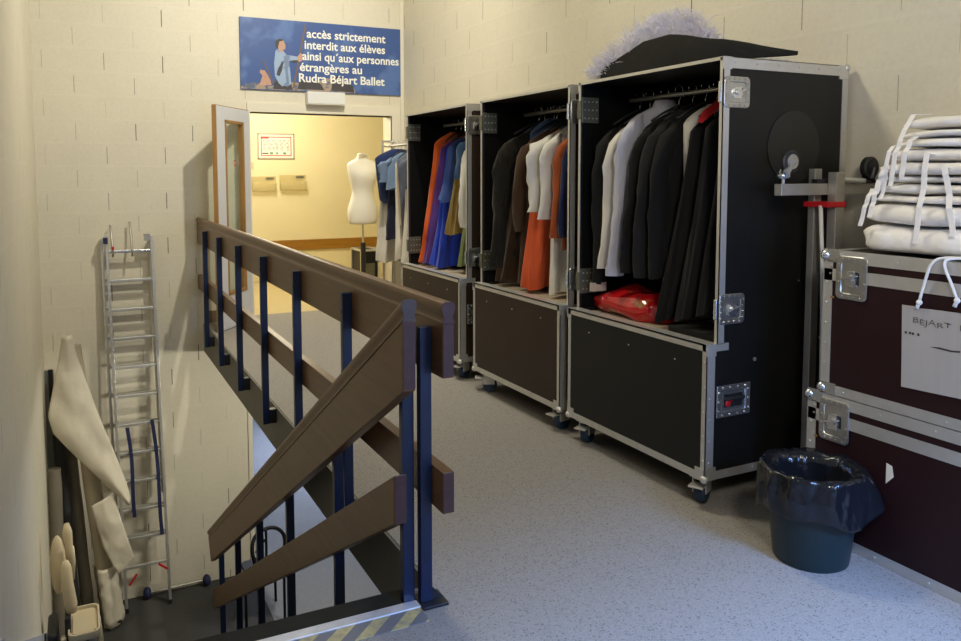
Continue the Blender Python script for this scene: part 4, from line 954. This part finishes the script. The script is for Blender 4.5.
# ------------------------------------------------------------------ stack of folded white cloths
zs = [1.192, 1.303, 1.382, 1.418, 1.463, 1.490, 1.542, 1.588, 1.627, 1.660, 1.714]
ends = [2.065, 2.055, 2.035, 2.02, 1.99, 2.0, 1.975, 1.955, 1.945, 1.935]
fronts = [2.775, 2.785, 2.80, 2.795, 2.80, 2.79, 2.805, 2.81, 2.815, 2.82]
wh = ['plump, bottom of the stack on the trunk', 'thick and plain, second from the bottom of the stack', 'thin, third from the bottom of the stack', 'fourth from the bottom of the stack, loose at its end', 'thin, fifth from the bottom of the stack', 'thick, middle of the stack with two long ribbons', 'sixth from the top... ', 'third from the top of the stack', 'second from the top of the stack', 'topmost of the stack, with a ribbon over its end']
wh[6] = 'fourth from the top of the stack'
for i in range(10):
    z0_, z1_ = zs[i] + .001, zs[i + 1]; h = (z1_ - z0_) / 2; zc = (z0_ + z1_) / 2
    yE, xf = ends[i], fronts[i]; rings = []; NYR = 34
    for a in range(NYR + 1):
        s = a / NYR; y = yE - (yE - .95) * s ** 1.5
        q = min(1, (s * 9) ** .5) if s < .11 else 1
        hh = h * (.35 + .65 * q); r = []
        for j in range(30):
            t_ = 2 * PI * j / 30; cx_, sz_ = math.cos(t_), math.sin(t_)
            X = math.copysign(abs(cx_) ** .35, cx_) * .235 * (.9 + .1 * q); Z = math.copysign(abs(sz_) ** .7, sz_) * hh
            n = fbm((X, y, i), 5, i) * .014 + fbm((X, y, zc), 17, i) * .006
            px_ = xf + .235 + X - n * 1.3 + .006 * math.sin(y * 9 + i); py_ = y + .012 * math.sin(j * .7 + i)
            def bnd(q_): return zs[q_] + (0 if q_ == 0 else .011 * fbm((px_, py_, q_), 5, q_))
            lo_, hi_ = bnd(i) + .0028, bnd(i + 1) - .0028
            mid_, hf_ = (lo_ + hi_) / 2, (hi_ - lo_) / 2
            r.append(Vector((px_, py_, mid_ + math.copysign(abs(sz_) ** .7, sz_) * hf_ * (hh / h))))
        rings.append(r)
    o = B().loft(rings).build('folded_cloth', 'linen', smooth=70)
    tag(o, 'folded white cloth, ' + wh[i], 'cloth', 'white cloths folded on the trunk')
    rb = {9: [(1.905, 1.66, 1.45, .018)], 8: [(1.875, 1.62, 1.48, .02)], 6: [(1.80, 1.57, 1.245, .02)], 7: [(1.94, 1.60, 1.40, .016)], 5: [(1.735, 1.52, 1.28, .021), (1.962, 1.52, 1.42, .018)], 4: [(1.985, 1.475, 1.33, .019)], 3: [(2.01, 1.44, 1.295, .018)]}.get(i, [])
    for (ry, rz0, rz1, rw) in rb:
        n = 10; pts = []
        for e in range(n + 1):
            s = e / n; zz = rz0 + (rz1 - rz0) * s
            li = max(k_ for k_ in range(10) if zs[k_] <= zz + 1e-6) if zz >= zs[0] else 0
            pts.append((min(fronts[li], fronts[max(0, li - 1)]) - .023 - .004 * math.sin(s * 6), ry + (-.05 if ry < 1.76 else .035) * s * (1 if i % 2 else .6), zz))
        top = [(fronts[i] + .10, ry - .01, zs[i + 1] + .006), (fronts[i] + .02, ry, zs[i + 1] + .004)] if i == 9 else [(fronts[i] + .03, ry, zs[i] + .02)]
        pts = top + pts
        vs = []
        for p in pts: vs += [(p[0], p[1] - rw / 2, p[2]), (p[0], p[1] + rw / 2, p[2])]
        MB().add(vs, [(2 * k_, 2 * k_ + 1, 2 * k_ + 3, 2 * k_ + 2) for k_ in range(len(pts) - 1)]).build('ribbon', 'ribbon', o, solid=.002)

# ------------------------------------------------------------------ waste bin and liner
bx, by = 2.548, 2.055
bn = thing('waste_bin', (bx, by, 0), 'dark green plastic waste bin on the carpet in front of the maroon trunks', 'bin')
rings = []
for z, r in ((0, .128), (.006, .136), (.02, .139), (.30, .168), (.335, .172), (.345, .178), (.352, .178), (.35, .166), (.03, .132)):
    rings.append([Vector((bx + r * math.cos(2 * PI * j / 44), by + r * math.sin(2 * PI * j / 44), z)) for j in range(44)])
B().loft(rings, True, True).build('bucket', 'bin', bn, smooth=40)
def liner(u, v):
    a = 2 * PI * u; ca, sa = math.cos(a), math.sin(a)
    # v 0..: hem outside, up to rim, then inside down
    right = max(0, math.cos(a + .75))           # flares to the right/near
    hem = .20 + .025 * math.sin(a * 2 + 1) + .012 * math.sin(5 * a) + .055 * right ** 3
    pl = .5 + .5 * math.sin(9 * a + 2 * math.sin(2 * a)); pl2 = .5 + .5 * math.sin(17 * a + 1)
    if v < .6:
        s = v / .6; r = .187 + .006 * (1 - s) + (.004 + .015 * pl ** 2 + .006 * pl2) * (1 - abs(s - .45)) * .9 + .05 * right ** 10 * (1 - s) ** 1.2
        z = hem + (.368 - hem) * s
    else:
        s = (v - .6) / .4
        r = .190 - .04 * min(1, s * 3) - .02 * pl * s; z = .368 + .012 * math.sin(PI * min(1, s * 4)) * (.5 + .5 * pl) - .22 * max(0, s - .08)
        if s > .12: r = min(r, .145 - .04 * s)
    n = fbm((ca * 3, sa * 3, v * 1.5), 2.3, 2) * .009
    return (bx + (r + n) * ca, by + (r + n) * sa, z + n * .6)
tag(B().grid(120, 30, liner).build('bin_liner', 'bag_black', smooth=True, solid=.0015), 'shiny black plastic bin liner folded over the rim of the green bin', 'bin liner')

# ------------------------------------------------------------------ ladder on the lower floor
ld = thing('extension_ladder', (.5, 8.0, ZL), 'tall aluminium ladder leaning against the back wall of the stairwell', 'ladder')
def lad(s, dx=0, dy=0): # s: 0 floor ..1 top
    return Vector((.30 + dx - .062 * s, 7.90 + .145 * s + dy, ZL + .0 + 3.67 * s))
WL = .40
for dx, dy, s0, s1, nm in ((0, 0, .005, 1.0, 'stile'), (WL, 0, .005, .995, 'stile'), (-.042, .055, .08, .99, 'rear_stile'), (WL - .012, .055, .3, .985, 'rear_stile')):
    B().bar(lad(s0, dx, dy), lad(s1, dx, dy), .026, .062, (0, 1, 0)).build(nm, 'alu', ld, bevel=.003)
zz = .775; i = 0
while zz > -2.45:
    s = (zz - ZL) / 3.67
    B().bar(lad(s), lad(s, WL), .03, .028, (0, 0, 1)).build('rung', 'chrome' if i == 0 else 'alu', ld, bevel=.005)
    if i > 0 and i < 11: B().bar(lad(s, -.04, .06), lad(s, WL, .06), .026, .024, (0, 0, 1)).build('rear_rung', 'alu', ld)
    zz -= .2795; i += 1
for dx in (0, WL):
    B().bar(lad(-.0, dx) + Vector((0, 0, .002)), lad(.012, dx), .034, .07, (0, 1, 0)).build('foot', 'black_rubber', ld)
s = (.775 - ZL) / 3.67
for dx, top in ((.05, 1.03), (.222, 1.055)):
    p = lad(s, dx)
    B().tube([p + Vector((.0, -.025, -.05)), p + Vector((0, -.022, .02)), p + Vector((-.002, .02, .10)), p + Vector((-.012, .05, top - .775))], .011, 8).build('wall_hook', 'steel_dull', ld, smooth=True)
B().box(*[v for ab in zip(lad(.985, -.01, -.04) - Vector((.02, .02, .03)), lad(.985, -.01, -.04) + Vector((.02, .02, .03))) for v in ab]).build('guide_clip', 'strap_blue', ld)
B().box(*[v for ab in zip(lad(.99, WL - .04, -.04) - Vector((.03, .015, .03)), lad(.99, WL - .04, -.04) + Vector((.03, .015, .035))) for v in ab]).build('guide_clip', 'steel_dull', ld)
B().box(*[v for ab in zip(lad(.965, .05, -.035) - Vector((.012, .012, .015)), lad(.965, .05, -.035) + Vector((.012, .012, .015))) for v in ab]).build('red_clip', 'red_plastic', ld)
for (xa, za, xb, zb_) in ((.36, -.92, .41, -1.80), (.585, -.87, .655, -2.02)):
    pts = [Vector((xa + (xb - xa) * q + .012 * math.sin(q * 5), 7.90 + .04 * (1 - q), za + (zb_ - za) * q)) for q in [j / 10 for j in range(11)]]
    vs = []
    for p in pts: vs += [p + Vector((-.017, 0, 0)), p + Vector((.017, 0, 0))]
    MB().add(vs, [(2 * q, 2 * q + 1, 2 * q + 3, 2 * q + 2) for q in range(10)]).build('strap', 'strap_blue', ld, solid=.004)
for a, b in (((.33, -2.46), (.40, -2.36)), ((.60, -2.30), (.68, -2.37))): B().bar((a[0], 7.88, a[1]), (b[0], 7.88, b[1]), .02, .008, (0, 1, 0)).build('red_brace', 'red_plastic', ld)
# stabiliser bar lying by the wall
sb = thing('stabiliser_bar', (.75, 8.08, ZL), 'thin metal tube with round blue end caps lying along the wall behind the ladder', 'tube')
B().cyl((.52, 8.06, ZL + .06), (1.055, 8.08, ZL + .06), .013, 16).build('bar', 'steel_dull', sb, smooth=35)
for x in (.50, 1.075): B().sphere((x, 8.07, ZL + .06), .058, 10, (.7, 1, 1)).build('end_cap', 'strap_blue', sb, smooth=True)

# ------------------------------------------------------------------ rolls leaning in the corner
def roll(name, label, cat, a, b, r, m, wob=0.):
    a, b = Vector(a), Vector(b); pts = [a.lerp(b, i / 8) + Vector((wob * math.sin(i * 1.3), 0, 0)) for i in range(9)]
    t = thing(name, (a.x, a.y, ZL), label, cat)
    B().tube(pts, [r * (1 + .05 * math.sin(i * 2.1)) for i in range(9)], 22).build('roll', m, t, smooth=40)
    return t
pr_ = roll('paper_roll', 'tall roll of off white paper with torn loose sheets, leaning beside the ladder', 'paper roll', (.165, 7.72, ZL + .01), (-.085, 7.86, -.06), .075, 'kraft_roll')
ax0, ax1 = Vector((.165, 7.72, ZL)), Vector((-.10, 7.86, .06))
def flap(pl, pr, n1, n2, bulge):
    """sheet between left and right outlines (x,z at about y), bulging to the viewer"""
    def f(u, v):
        i = u * (len(pl) - 1); k_ = min(int(i), len(pl) - 2); q = i - k_
        L_ = Vector(pl[k_]).lerp(Vector(pl[k_ + 1]), q); R_ = Vector(pr[k_]).lerp(Vector(pr[k_ + 1]), q)
        p = L_.lerp(R_, v)
        y = 7.60 - bulge * math.sin(PI * v) ** .8 + .02 * abs(v - .5) + .03 * abs(fbm((p.x, p.y, 0), 4, 4)) + .016 * abs(fbm((p.x, p.y * .6, 0), 9, 6)) + .006 * math.sin(p.y * 14 + p.x * 20)
        return (p.x, y, p.y)
    return f
fl1l = [(-.160, .09), (-.195, -.12), (-.24, -.33), (-.30, -.62), (-.262, -.79), (-.12, -.985), (.0, -1.14), (.15, -1.33), (.33, -1.555)]
fl1r = [(-.085, .085), (-.045, -.12), (.02, -.35), (.085, -.58), (.135, -.74), (.21, -.97), (.275, -1.18), (.33, -1.36), (.355, -1.50)]
B().grid(44, 18, flap(fl1l, fl1r, 0, 0, .035)).build('loose_sheet', 'kraft', pr_, smooth=True, solid=.003)
fl2l = [(.02, -1.50), (.06, -1.70), (.105, -1.90), (.165, -2.06), (.228, -2.20)]
fl2r = [(.20, -1.42), (.25, -1.60), (.295, -1.78), (.335, -1.93), (.372, -2.07)]
B().grid(30, 14, flap(fl2l, fl2r, 0, 0, .012)).build('torn_sheet', 'kraft', pr_, smooth=True, solid=.003)
m = B()
def foot_wrap(u, v):
    s = v; c = ax0.lerp(ax1, .02 + .19 * s); a = 2 * PI * u * .8 - 2.2
    r = .098 + .018 * fbm((math.cos(a), math.sin(a), s * 4), 2, 3) + .02 * (1 - s) * (.5 + .5 * math.sin(6 * a))
    return (c.x + r * math.cos(a), c.y + r * math.sin(a), max(ZL + .01, c.z + (.03 * math.sin(5 * a) if v < .02 else 0)))
m.grid(48, 14, foot_wrap).build('crumpled_wrap', 'kraft', pr_, smooth=True, solid=.003)
roll('fabric_roll', 'dull tan roll leaning just left of the tall paper roll', 'roll', (-.03, 7.88, ZL + .01), (-.17, 8.02, -.62), .055, 'roll_grey')
roll('fabric_roll', 'black roll leaning in the corner behind the tan roll', 'roll', (-.14, 7.78, ZL + .01), (-.235, 7.86, -.72), .05, 'roll_dark')
roll('fabric_roll', 'short grey roll standing in the corner against the left wall', 'roll', (-.262, 7.70, ZL + .01), (-.27, 7.74, -1.15), .055, 'roll_grey')
t = thing('leaning_board', (-.29, 8.05, ZL), 'grey green board leaning in the corner behind the white paper', 'board')
B().box(-.333, -.255, 8.085, 8.11, ZL + .002, -.32).build('board', 'panel_grey', t)
B().box(-.30, -.262, 8.06, 8.084, -.62, -.31).build('black_edge_strip', 'black_metal', t)

# ------------------------------------------------------------------ stair lift, folded, at the foot of the stairs on the left
sl = thing('stair_lift', (-.16, 6.15, ZL), 'folded cream stair lift with padded arms at the lower left wall', 'stair lift')
y = 6.15
B().box(-.30, -.23, 5.98, 6.3, -2.35, -1.75).build('carriage', 'black_metal', sl, bevel=.02)
B().tube([(-.275, 5.0, zn(5.0) + .12), (-.275, 6.75, zn(6.75) + .12), (-.275, 7.0, ZL + .05)], .028, 10).build('rail', 'steel_dull', sl, smooth=40)
rings = []
def pad(cx, cy, cz, rx, ry, rz, m, nm, par=sl, p=.75):
    return B().sphere((cx, cy, cz), 1, 14, (rx, ry, rz)).build(nm, m, par, smooth=True)
pad(-.222, 6.30, -1.39, .055, .06, .225, 'cream_vinyl', 'backrest')
B().tube([(-.155, 6.33, -1.10), (-.152, 6.33, -1.16), (-.150, 6.33, -1.30), (-.15, 6.33, -1.40)], [.018, .033, .035, .03], 16).build('armrest', 'cream_vinyl', sl, smooth=True)
B().tube([(-.166, 6.10, -1.28), (-.165, 6.1, -1.32), (-.158, 6.08, -1.45), (-.140, 6.08, -1.60), (-.138, 6.08, -1.66)], [.018, .036, .040, .042, .034], 16).build('armrest', 'cream_vinyl', sl, smooth=True)
B().tube([(-.12, 6.25, -1.25), (-.115, 6.25, -1.36), (-.125, 6.25, -1.5)], [.012, .014, .012], 10).build('arm_lever', 'cream_plastic', sl, smooth=True)
def rrect(cx, cy, w, d, r, z):
    pts = []
    for sx_, sy_, a0 in ((1, 1, 0), (-1, 1, PI / 2), (-1, -1, PI), (1, -1, 1.5 * PI)):
        for i in range(6):
            a = a0 + PI / 2 * i / 5; pts.append(Vector((cx + sx_ * (w / 2 - r) + r * math.cos(a), cy + sy_ * (d / 2 - r) + r * math.sin(a), z)))
    return pts
fcx, fcy = -.06, 6.10
B().loft([rrect(fcx, fcy, .20, .40, .05, -1.80), rrect(fcx, fcy, .21, .41, .055, -1.785), rrect(fcx, fcy, .21, .41, .055, -1.745), rrect(fcx, fcy, .185, .385, .045, -1.745), rrect(fcx, fcy, .18, .38, .045, -1.775)]).build('footrest', 'cream_plastic', sl, smooth=40)
B().loft([rrect(fcx, fcy, .15, .33, .03, -1.774), rrect(fcx, fcy, .15, .33, .03, -1.757)]).build('footrest_mat', 'cream_vinyl', sl, smooth=40)
B().box(-.14, .02, 5.98, 6.25, -2.3, -1.81).build('seat_base', 'cream_plastic', sl, bevel=.02)
B().box(-.185, -.145, 6.0, 6.2, -1.95, -1.66).build('hinge_block', 'black_metal', sl, bevel=.01)
B().cyl((-.06, 5.95, -2.0), (-.06, 5.95, -1.83), .028, 14).build('lever', 'olive_latch', sl, smooth=35)
B().tube([(.03, 6.2, -1.80), (.045, 6.2, -1.95), (.05, 6.2, -2.3)], .02, 8).build('side_tube', 'cream_plastic', sl, smooth=True)
B().box(-.13, .0, 5.93, 5.98, -2.25, -1.95).build('front_cover', 'cream_plastic', sl, bevel=.01)
B().box(-.215, -.175, 5.99, 6.05, -1.98, -1.80).build('folded_flap', 'cream_plastic', sl, bevel=.008)
B().box(-.235, -.2, 6.1, 6.5, -2.73, -2.35).build('carriage_foot', 'black_metal', sl)

# ------------------------------------------------------------------ black tubular chair at the foot of the stairs
ch = thing('tubular_chair', (1.500, 7.15, ZL), 'black tubular chair on the lower floor seen through the stair railing', 'chair')
cy0 = 7.15; zc0 = ZL
B().tube(curve([(1.380, 7.02, zc0 + .60), (1.350, 7.05, zc0 + .76), (1.380, 7.1, zc0 + .86), (1.470, 7.14, zc0 + .905), (1.580, 7.16, zc0 + .90), (1.660, 7.16, zc0 + .83), (1.675, 7.14, zc0 + .73), (1.630, 7.1, zc0 + .64), (1.530, 7.05, zc0 + .57)]), .018, 10).build('backrest_frame', 'tube_black', ch, smooth=True)
for a, b in (((1.360, 7.05, .70), (1.490, 7.1, .60)), ((1.385, 7.08, .73), (1.480, 7.1, .83))): B().cyl((a[0], a[1], zc0 + a[2]), (b[0], b[1], zc0 + b[2]), .011, 8).build('back_brace', 'tube_black', ch)
B().loft([rrect(1.520, 7.28, .40, .40, .05, zc0 + .43), rrect(1.520, 7.28, .42, .42, .06, zc0 + .45), rrect(1.520, 7.28, .40, .40, .05, zc0 + .475)]).build('seat', 'roll_dark', ch, smooth=40)
for x, yy in ((1.29, 7.09), (1.65, 7.09), (1.29, 7.47), (1.65, 7.47)): B().cyl((x, yy, zc0), (x, yy, zc0 + .45), .013, 10).build('leg', 'tube_black', ch)
B().cyl((1.490, 7.1, zc0 + .44), (1.490, 7.1, zc0 + .92), .012, 8).build('back_post', 'tube_black', ch)

# ------------------------------------------------------------------ clothes rack at the doorway
rk = thing('clothes_rack', (3.0, 7.1, 0), 'metal clothes rail of pale and navy costumes beside the doorway', 'clothes rack')
rx = 2.985; ra, rb_ = 6.45, 7.75
B().cyl((rx, ra, 1.80), (rx, rb_, 1.80), .013, 12).build('rail', 'steel_dull', rk, smooth=35)
for yy in (ra, rb_):
    B().tube([(rx - .05, yy, .0), (rx - .05, yy, 1.86)], .012, 10).tube([(rx + .07, yy, .0), (rx + .07, yy, 1.86)], .012, 10).build('upright', 'steel_dull', rk, smooth=35)
    B().cyl((rx - .06, yy, 1.85), (rx + .08, yy, 1.85), .011, 10).build('end_bar', 'steel_dull', rk, smooth=35)
    B().cyl((rx - .05, yy, 1.80), (rx + .07, yy, 1.80), .009, 8).build('end_bar', 'steel_dull', rk, smooth=35)
    B().cyl((rx - .2, yy, .02), (rx + .2, yy, .02), .014, 10).build('foot_bar', 'steel_dull', rk, smooth=35)
B().cyl((rx, ra, .05), (rx, rb_, .05), .012, 10).build('bottom_rail', 'steel_dull', rk, smooth=35)
gR, LR = 'hangers on the clothes rail', 'dark coat hanger on the metal clothes rail by the doorway'
def rhang(name, label, cat, m, y, top, zbot, **k):
    hanger(rx, y, 1.817, k.get('w', .2) * .8, LR, gR)
    garment(name, label, cat, FAB[m], rx, y, top, zbot, **k)
rhang('white_coat', 'long white costume at the far end of the rail, next to the dress form', 'costume', 'ivory', 7.56, 1.60, .60, seed=61, w=.13, wb=.17, lean=(-.02, .03), th=.04, amp=.25)
rhang('navy_dress', 'navy sequined dress with a black skirt, nearest the dress form', 'dress', 'navydress', 7.45, 1.76, 1.22, seed=62, w=.245, wb=.18, th=.05, lean=(0, .03))
rhang('black_skirt', 'black skirt hanging below the navy sequined dress', 'skirt', 'darkblue', 7.36, 1.55, .85, seed=63, w=.13, wb=.18, th=.03)
rhang('blue_jacket', 'pale blue short jacket right of the navy dress', 'jacket', 'steelblue', 7.25, 1.72, 1.36, seed=64, w=.2, sleeve=.22, th=.04)
rhang('cream_trousers', 'cream trousers hanging under the pale blue jacket', 'trousers', 'ivory', 7.14, 1.70, .66, seed=65, w=.15, wb=.15, th=.045)
rhang('beige_dress', 'beige dress between the cream trousers and the slate dress', 'dress', 'beige', 7.03, 1.72, 1.0, seed=66, w=.18, wb=.15, th=.03)
rhang('slate_dress', 'slate blue and black dress on the rail', 'dress', 'slate', 6.92, 1.73, .90, seed=67, w=.22, wb=.17, th=.045, lean=(.02, .05))
rhang('white_trousers', 'long white trousers at the middle of the rail, lowest hem', 'trousers', 'ivory', 6.80, 1.72, .50, seed=68, w=.17, wb=.2, th=.05, lean=(-.02, .04))
rhang('blue_shirt', 'grey blue shirt between the white trousers and the white dress', 'shirt', 'slate', 6.70, 1.74, 1.30, seed=69, w=.2, sleeve=.3, th=.035)
rhang('white_dress', 'long white dress at the near end of the rail, partly hidden by the brown case', 'dress', 'white', 6.58, 1.73, .52, seed=70, w=.18, wb=.22, th=.05)

# ------------------------------------------------------------------ window behind the camera, lamps
wd = bpy.data.objects.new('window_1', None); C.objects.link(wd); wd.location = (2.3, -.75, .6); wd['kind'] = 'structure'
m = B(); m.box(1.7, 1.75, -.79, -.73, .6, 2.05).box(3.05, 3.1, -.79, -.73, .6, 2.05).box(1.75, 3.05, -.79, -.73, .6, .65).box(1.75, 3.05, -.79, -.73, 2.01, 2.05)
m.build('window_frame', 'white_plastic', wd)
def lamp_fix(x, y, z, lab, L_=.6):
    t = thing('ceiling_lamp', (x, y, z), lab, 'lamp')
    B().box(x - .06, x + .06, y - L_ / 2, y + L_ / 2, ZC - .04, ZC).build('lamp_housing', 'white_plastic', t)
    return t
lamp_fix(2.0, 5.2, 4.65, 'white ceiling lamp nearest the doorway'); lamp_fix(1.35, 3.9, 4.7, 'white ceiling lamp above the middle of the corridor')
def point(name, loc, e, col, r):
    l = bpy.data.lights.new(name, 'POINT'); l.energy = e; l.color = col; l.shadow_soft_size = r
    o = bpy.data.objects.new(name, l); C.objects.link(o); o.location = loc; return o
def area(name, loc, target, sx, sy, e, col, spread=180):
    l = bpy.data.lights.new(name, 'AREA'); l.shape = 'RECTANGLE'; l.size = sx; l.size_y = sy; l.energy = e; l.color = col; l.spread = math.radians(spread)
    o = bpy.data.objects.new(name, l); C.objects.link(o); o.location = loc
    o.rotation_euler = (Vector(target) - Vector(loc)).to_track_quat('-Z', 'Y').to_euler(); return o
WARM = (1, .955, .80)
def spot(name, loc, target, e, col, cone, blend, r):
    l = bpy.data.lights.new(name, 'SPOT'); l.energy = e; l.color = col; l.spot_size = math.radians(cone); l.spot_blend = blend; l.shadow_soft_size = r
    o = bpy.data.objects.new(name, l); C.objects.link(o); o.location = loc
    o.rotation_euler = (Vector(target) - Vector(loc)).to_track_quat('-Z', 'Y').to_euler(); return o
spot('lamp_doorway', (2.0, 5.2, 4.55), (1.25, 8.15, 1.1), 480, WARM, 135, 1.0, .06)
area('lamp_corridor', (1.35, 3.9, 4.2), (2.3, 3.6, 0), .5, .5, 54, (1, .94, .72))
point('lamp_back_room', (2.2, 9.6, 2.5), 100, (1, .93, .74), .2)
area('lamp_lower', (2.2, 6.2, -.36), (.9, 7.6, -2.3), .4, .4, 42, WARM)
area('daylight_window', (2.3, -.70, 1.3), (2.1, 2.2, .6), 1.08, 1.28, 42, (.26, .46, 1.0))
area('daylight_sky', (2.75, -2.1, 2.85), (2.0, 1.9, 0), 1.5, .3, 600, (.24, .45, 1.0))
area('daylight_lower_corridor', (4.3, 11.5, -.6), (2.2, 9.5, -2.73), 2.5, 1.0, 420, (.60, .72, 1.0))
area('fill_behind_camera', (.75, -.3, 2.7), (2.8, 1.9, 1.3), .5, .5, 17, (1, .93, .84), 110)  # added fill light to brighten linen and trunk front; no fixture here
w = bpy.data.worlds.new('world'); bpy.context.scene.world = w; w.use_nodes = True
w.node_tree.nodes['Background'].inputs[0].default_value = (.45, .5, .6, 1); w.node_tree.nodes['Background'].inputs[1].default_value = .12

# ------------------------------------------------------------------ camera
F, CX, CY, YAW, PIT, ROL = 778.4516, 445.9882, 232.5883, .4424, -.0745, -.0032
f = Vector((math.sin(YAW) * math.cos(PIT), math.cos(YAW) * math.cos(PIT), math.sin(PIT))); r = Vector((math.cos(YAW), -math.sin(YAW), 0)); u = r.cross(f)
c_, s_ = math.cos(ROL), math.sin(ROL)
R_ = c_ * r + s_ * u; U_ = -s_ * r + c_ * u
cam = bpy.data.cameras.new('camera'); co = bpy.data.objects.new('camera', cam); C.objects.link(co)
mw = Matrix((( R_.x, U_.x, -f.x, 0), (R_.y, U_.y, -f.y, 0), (R_.z, U_.z, -f.z, 1.5), (0, 0, 0, 1)))
co.matrix_world = mw
cam.sensor_fit = 'HORIZONTAL'; cam.sensor_width = 36; cam.lens = F / 961 * 36
cam.shift_x = (480.5 - CX) / 961; cam.shift_y = (CY - 320.5) / 961
cam.clip_start = .05
sc = bpy.context.scene; sc.camera = co
sc.view_settings.view_transform = 'Standard'; sc.view_settings.look = 'None'; sc.view_settings.gamma = 1; sc.view_settings.use_curve_mapping = False
sc.view_settings.exposure = -0.07
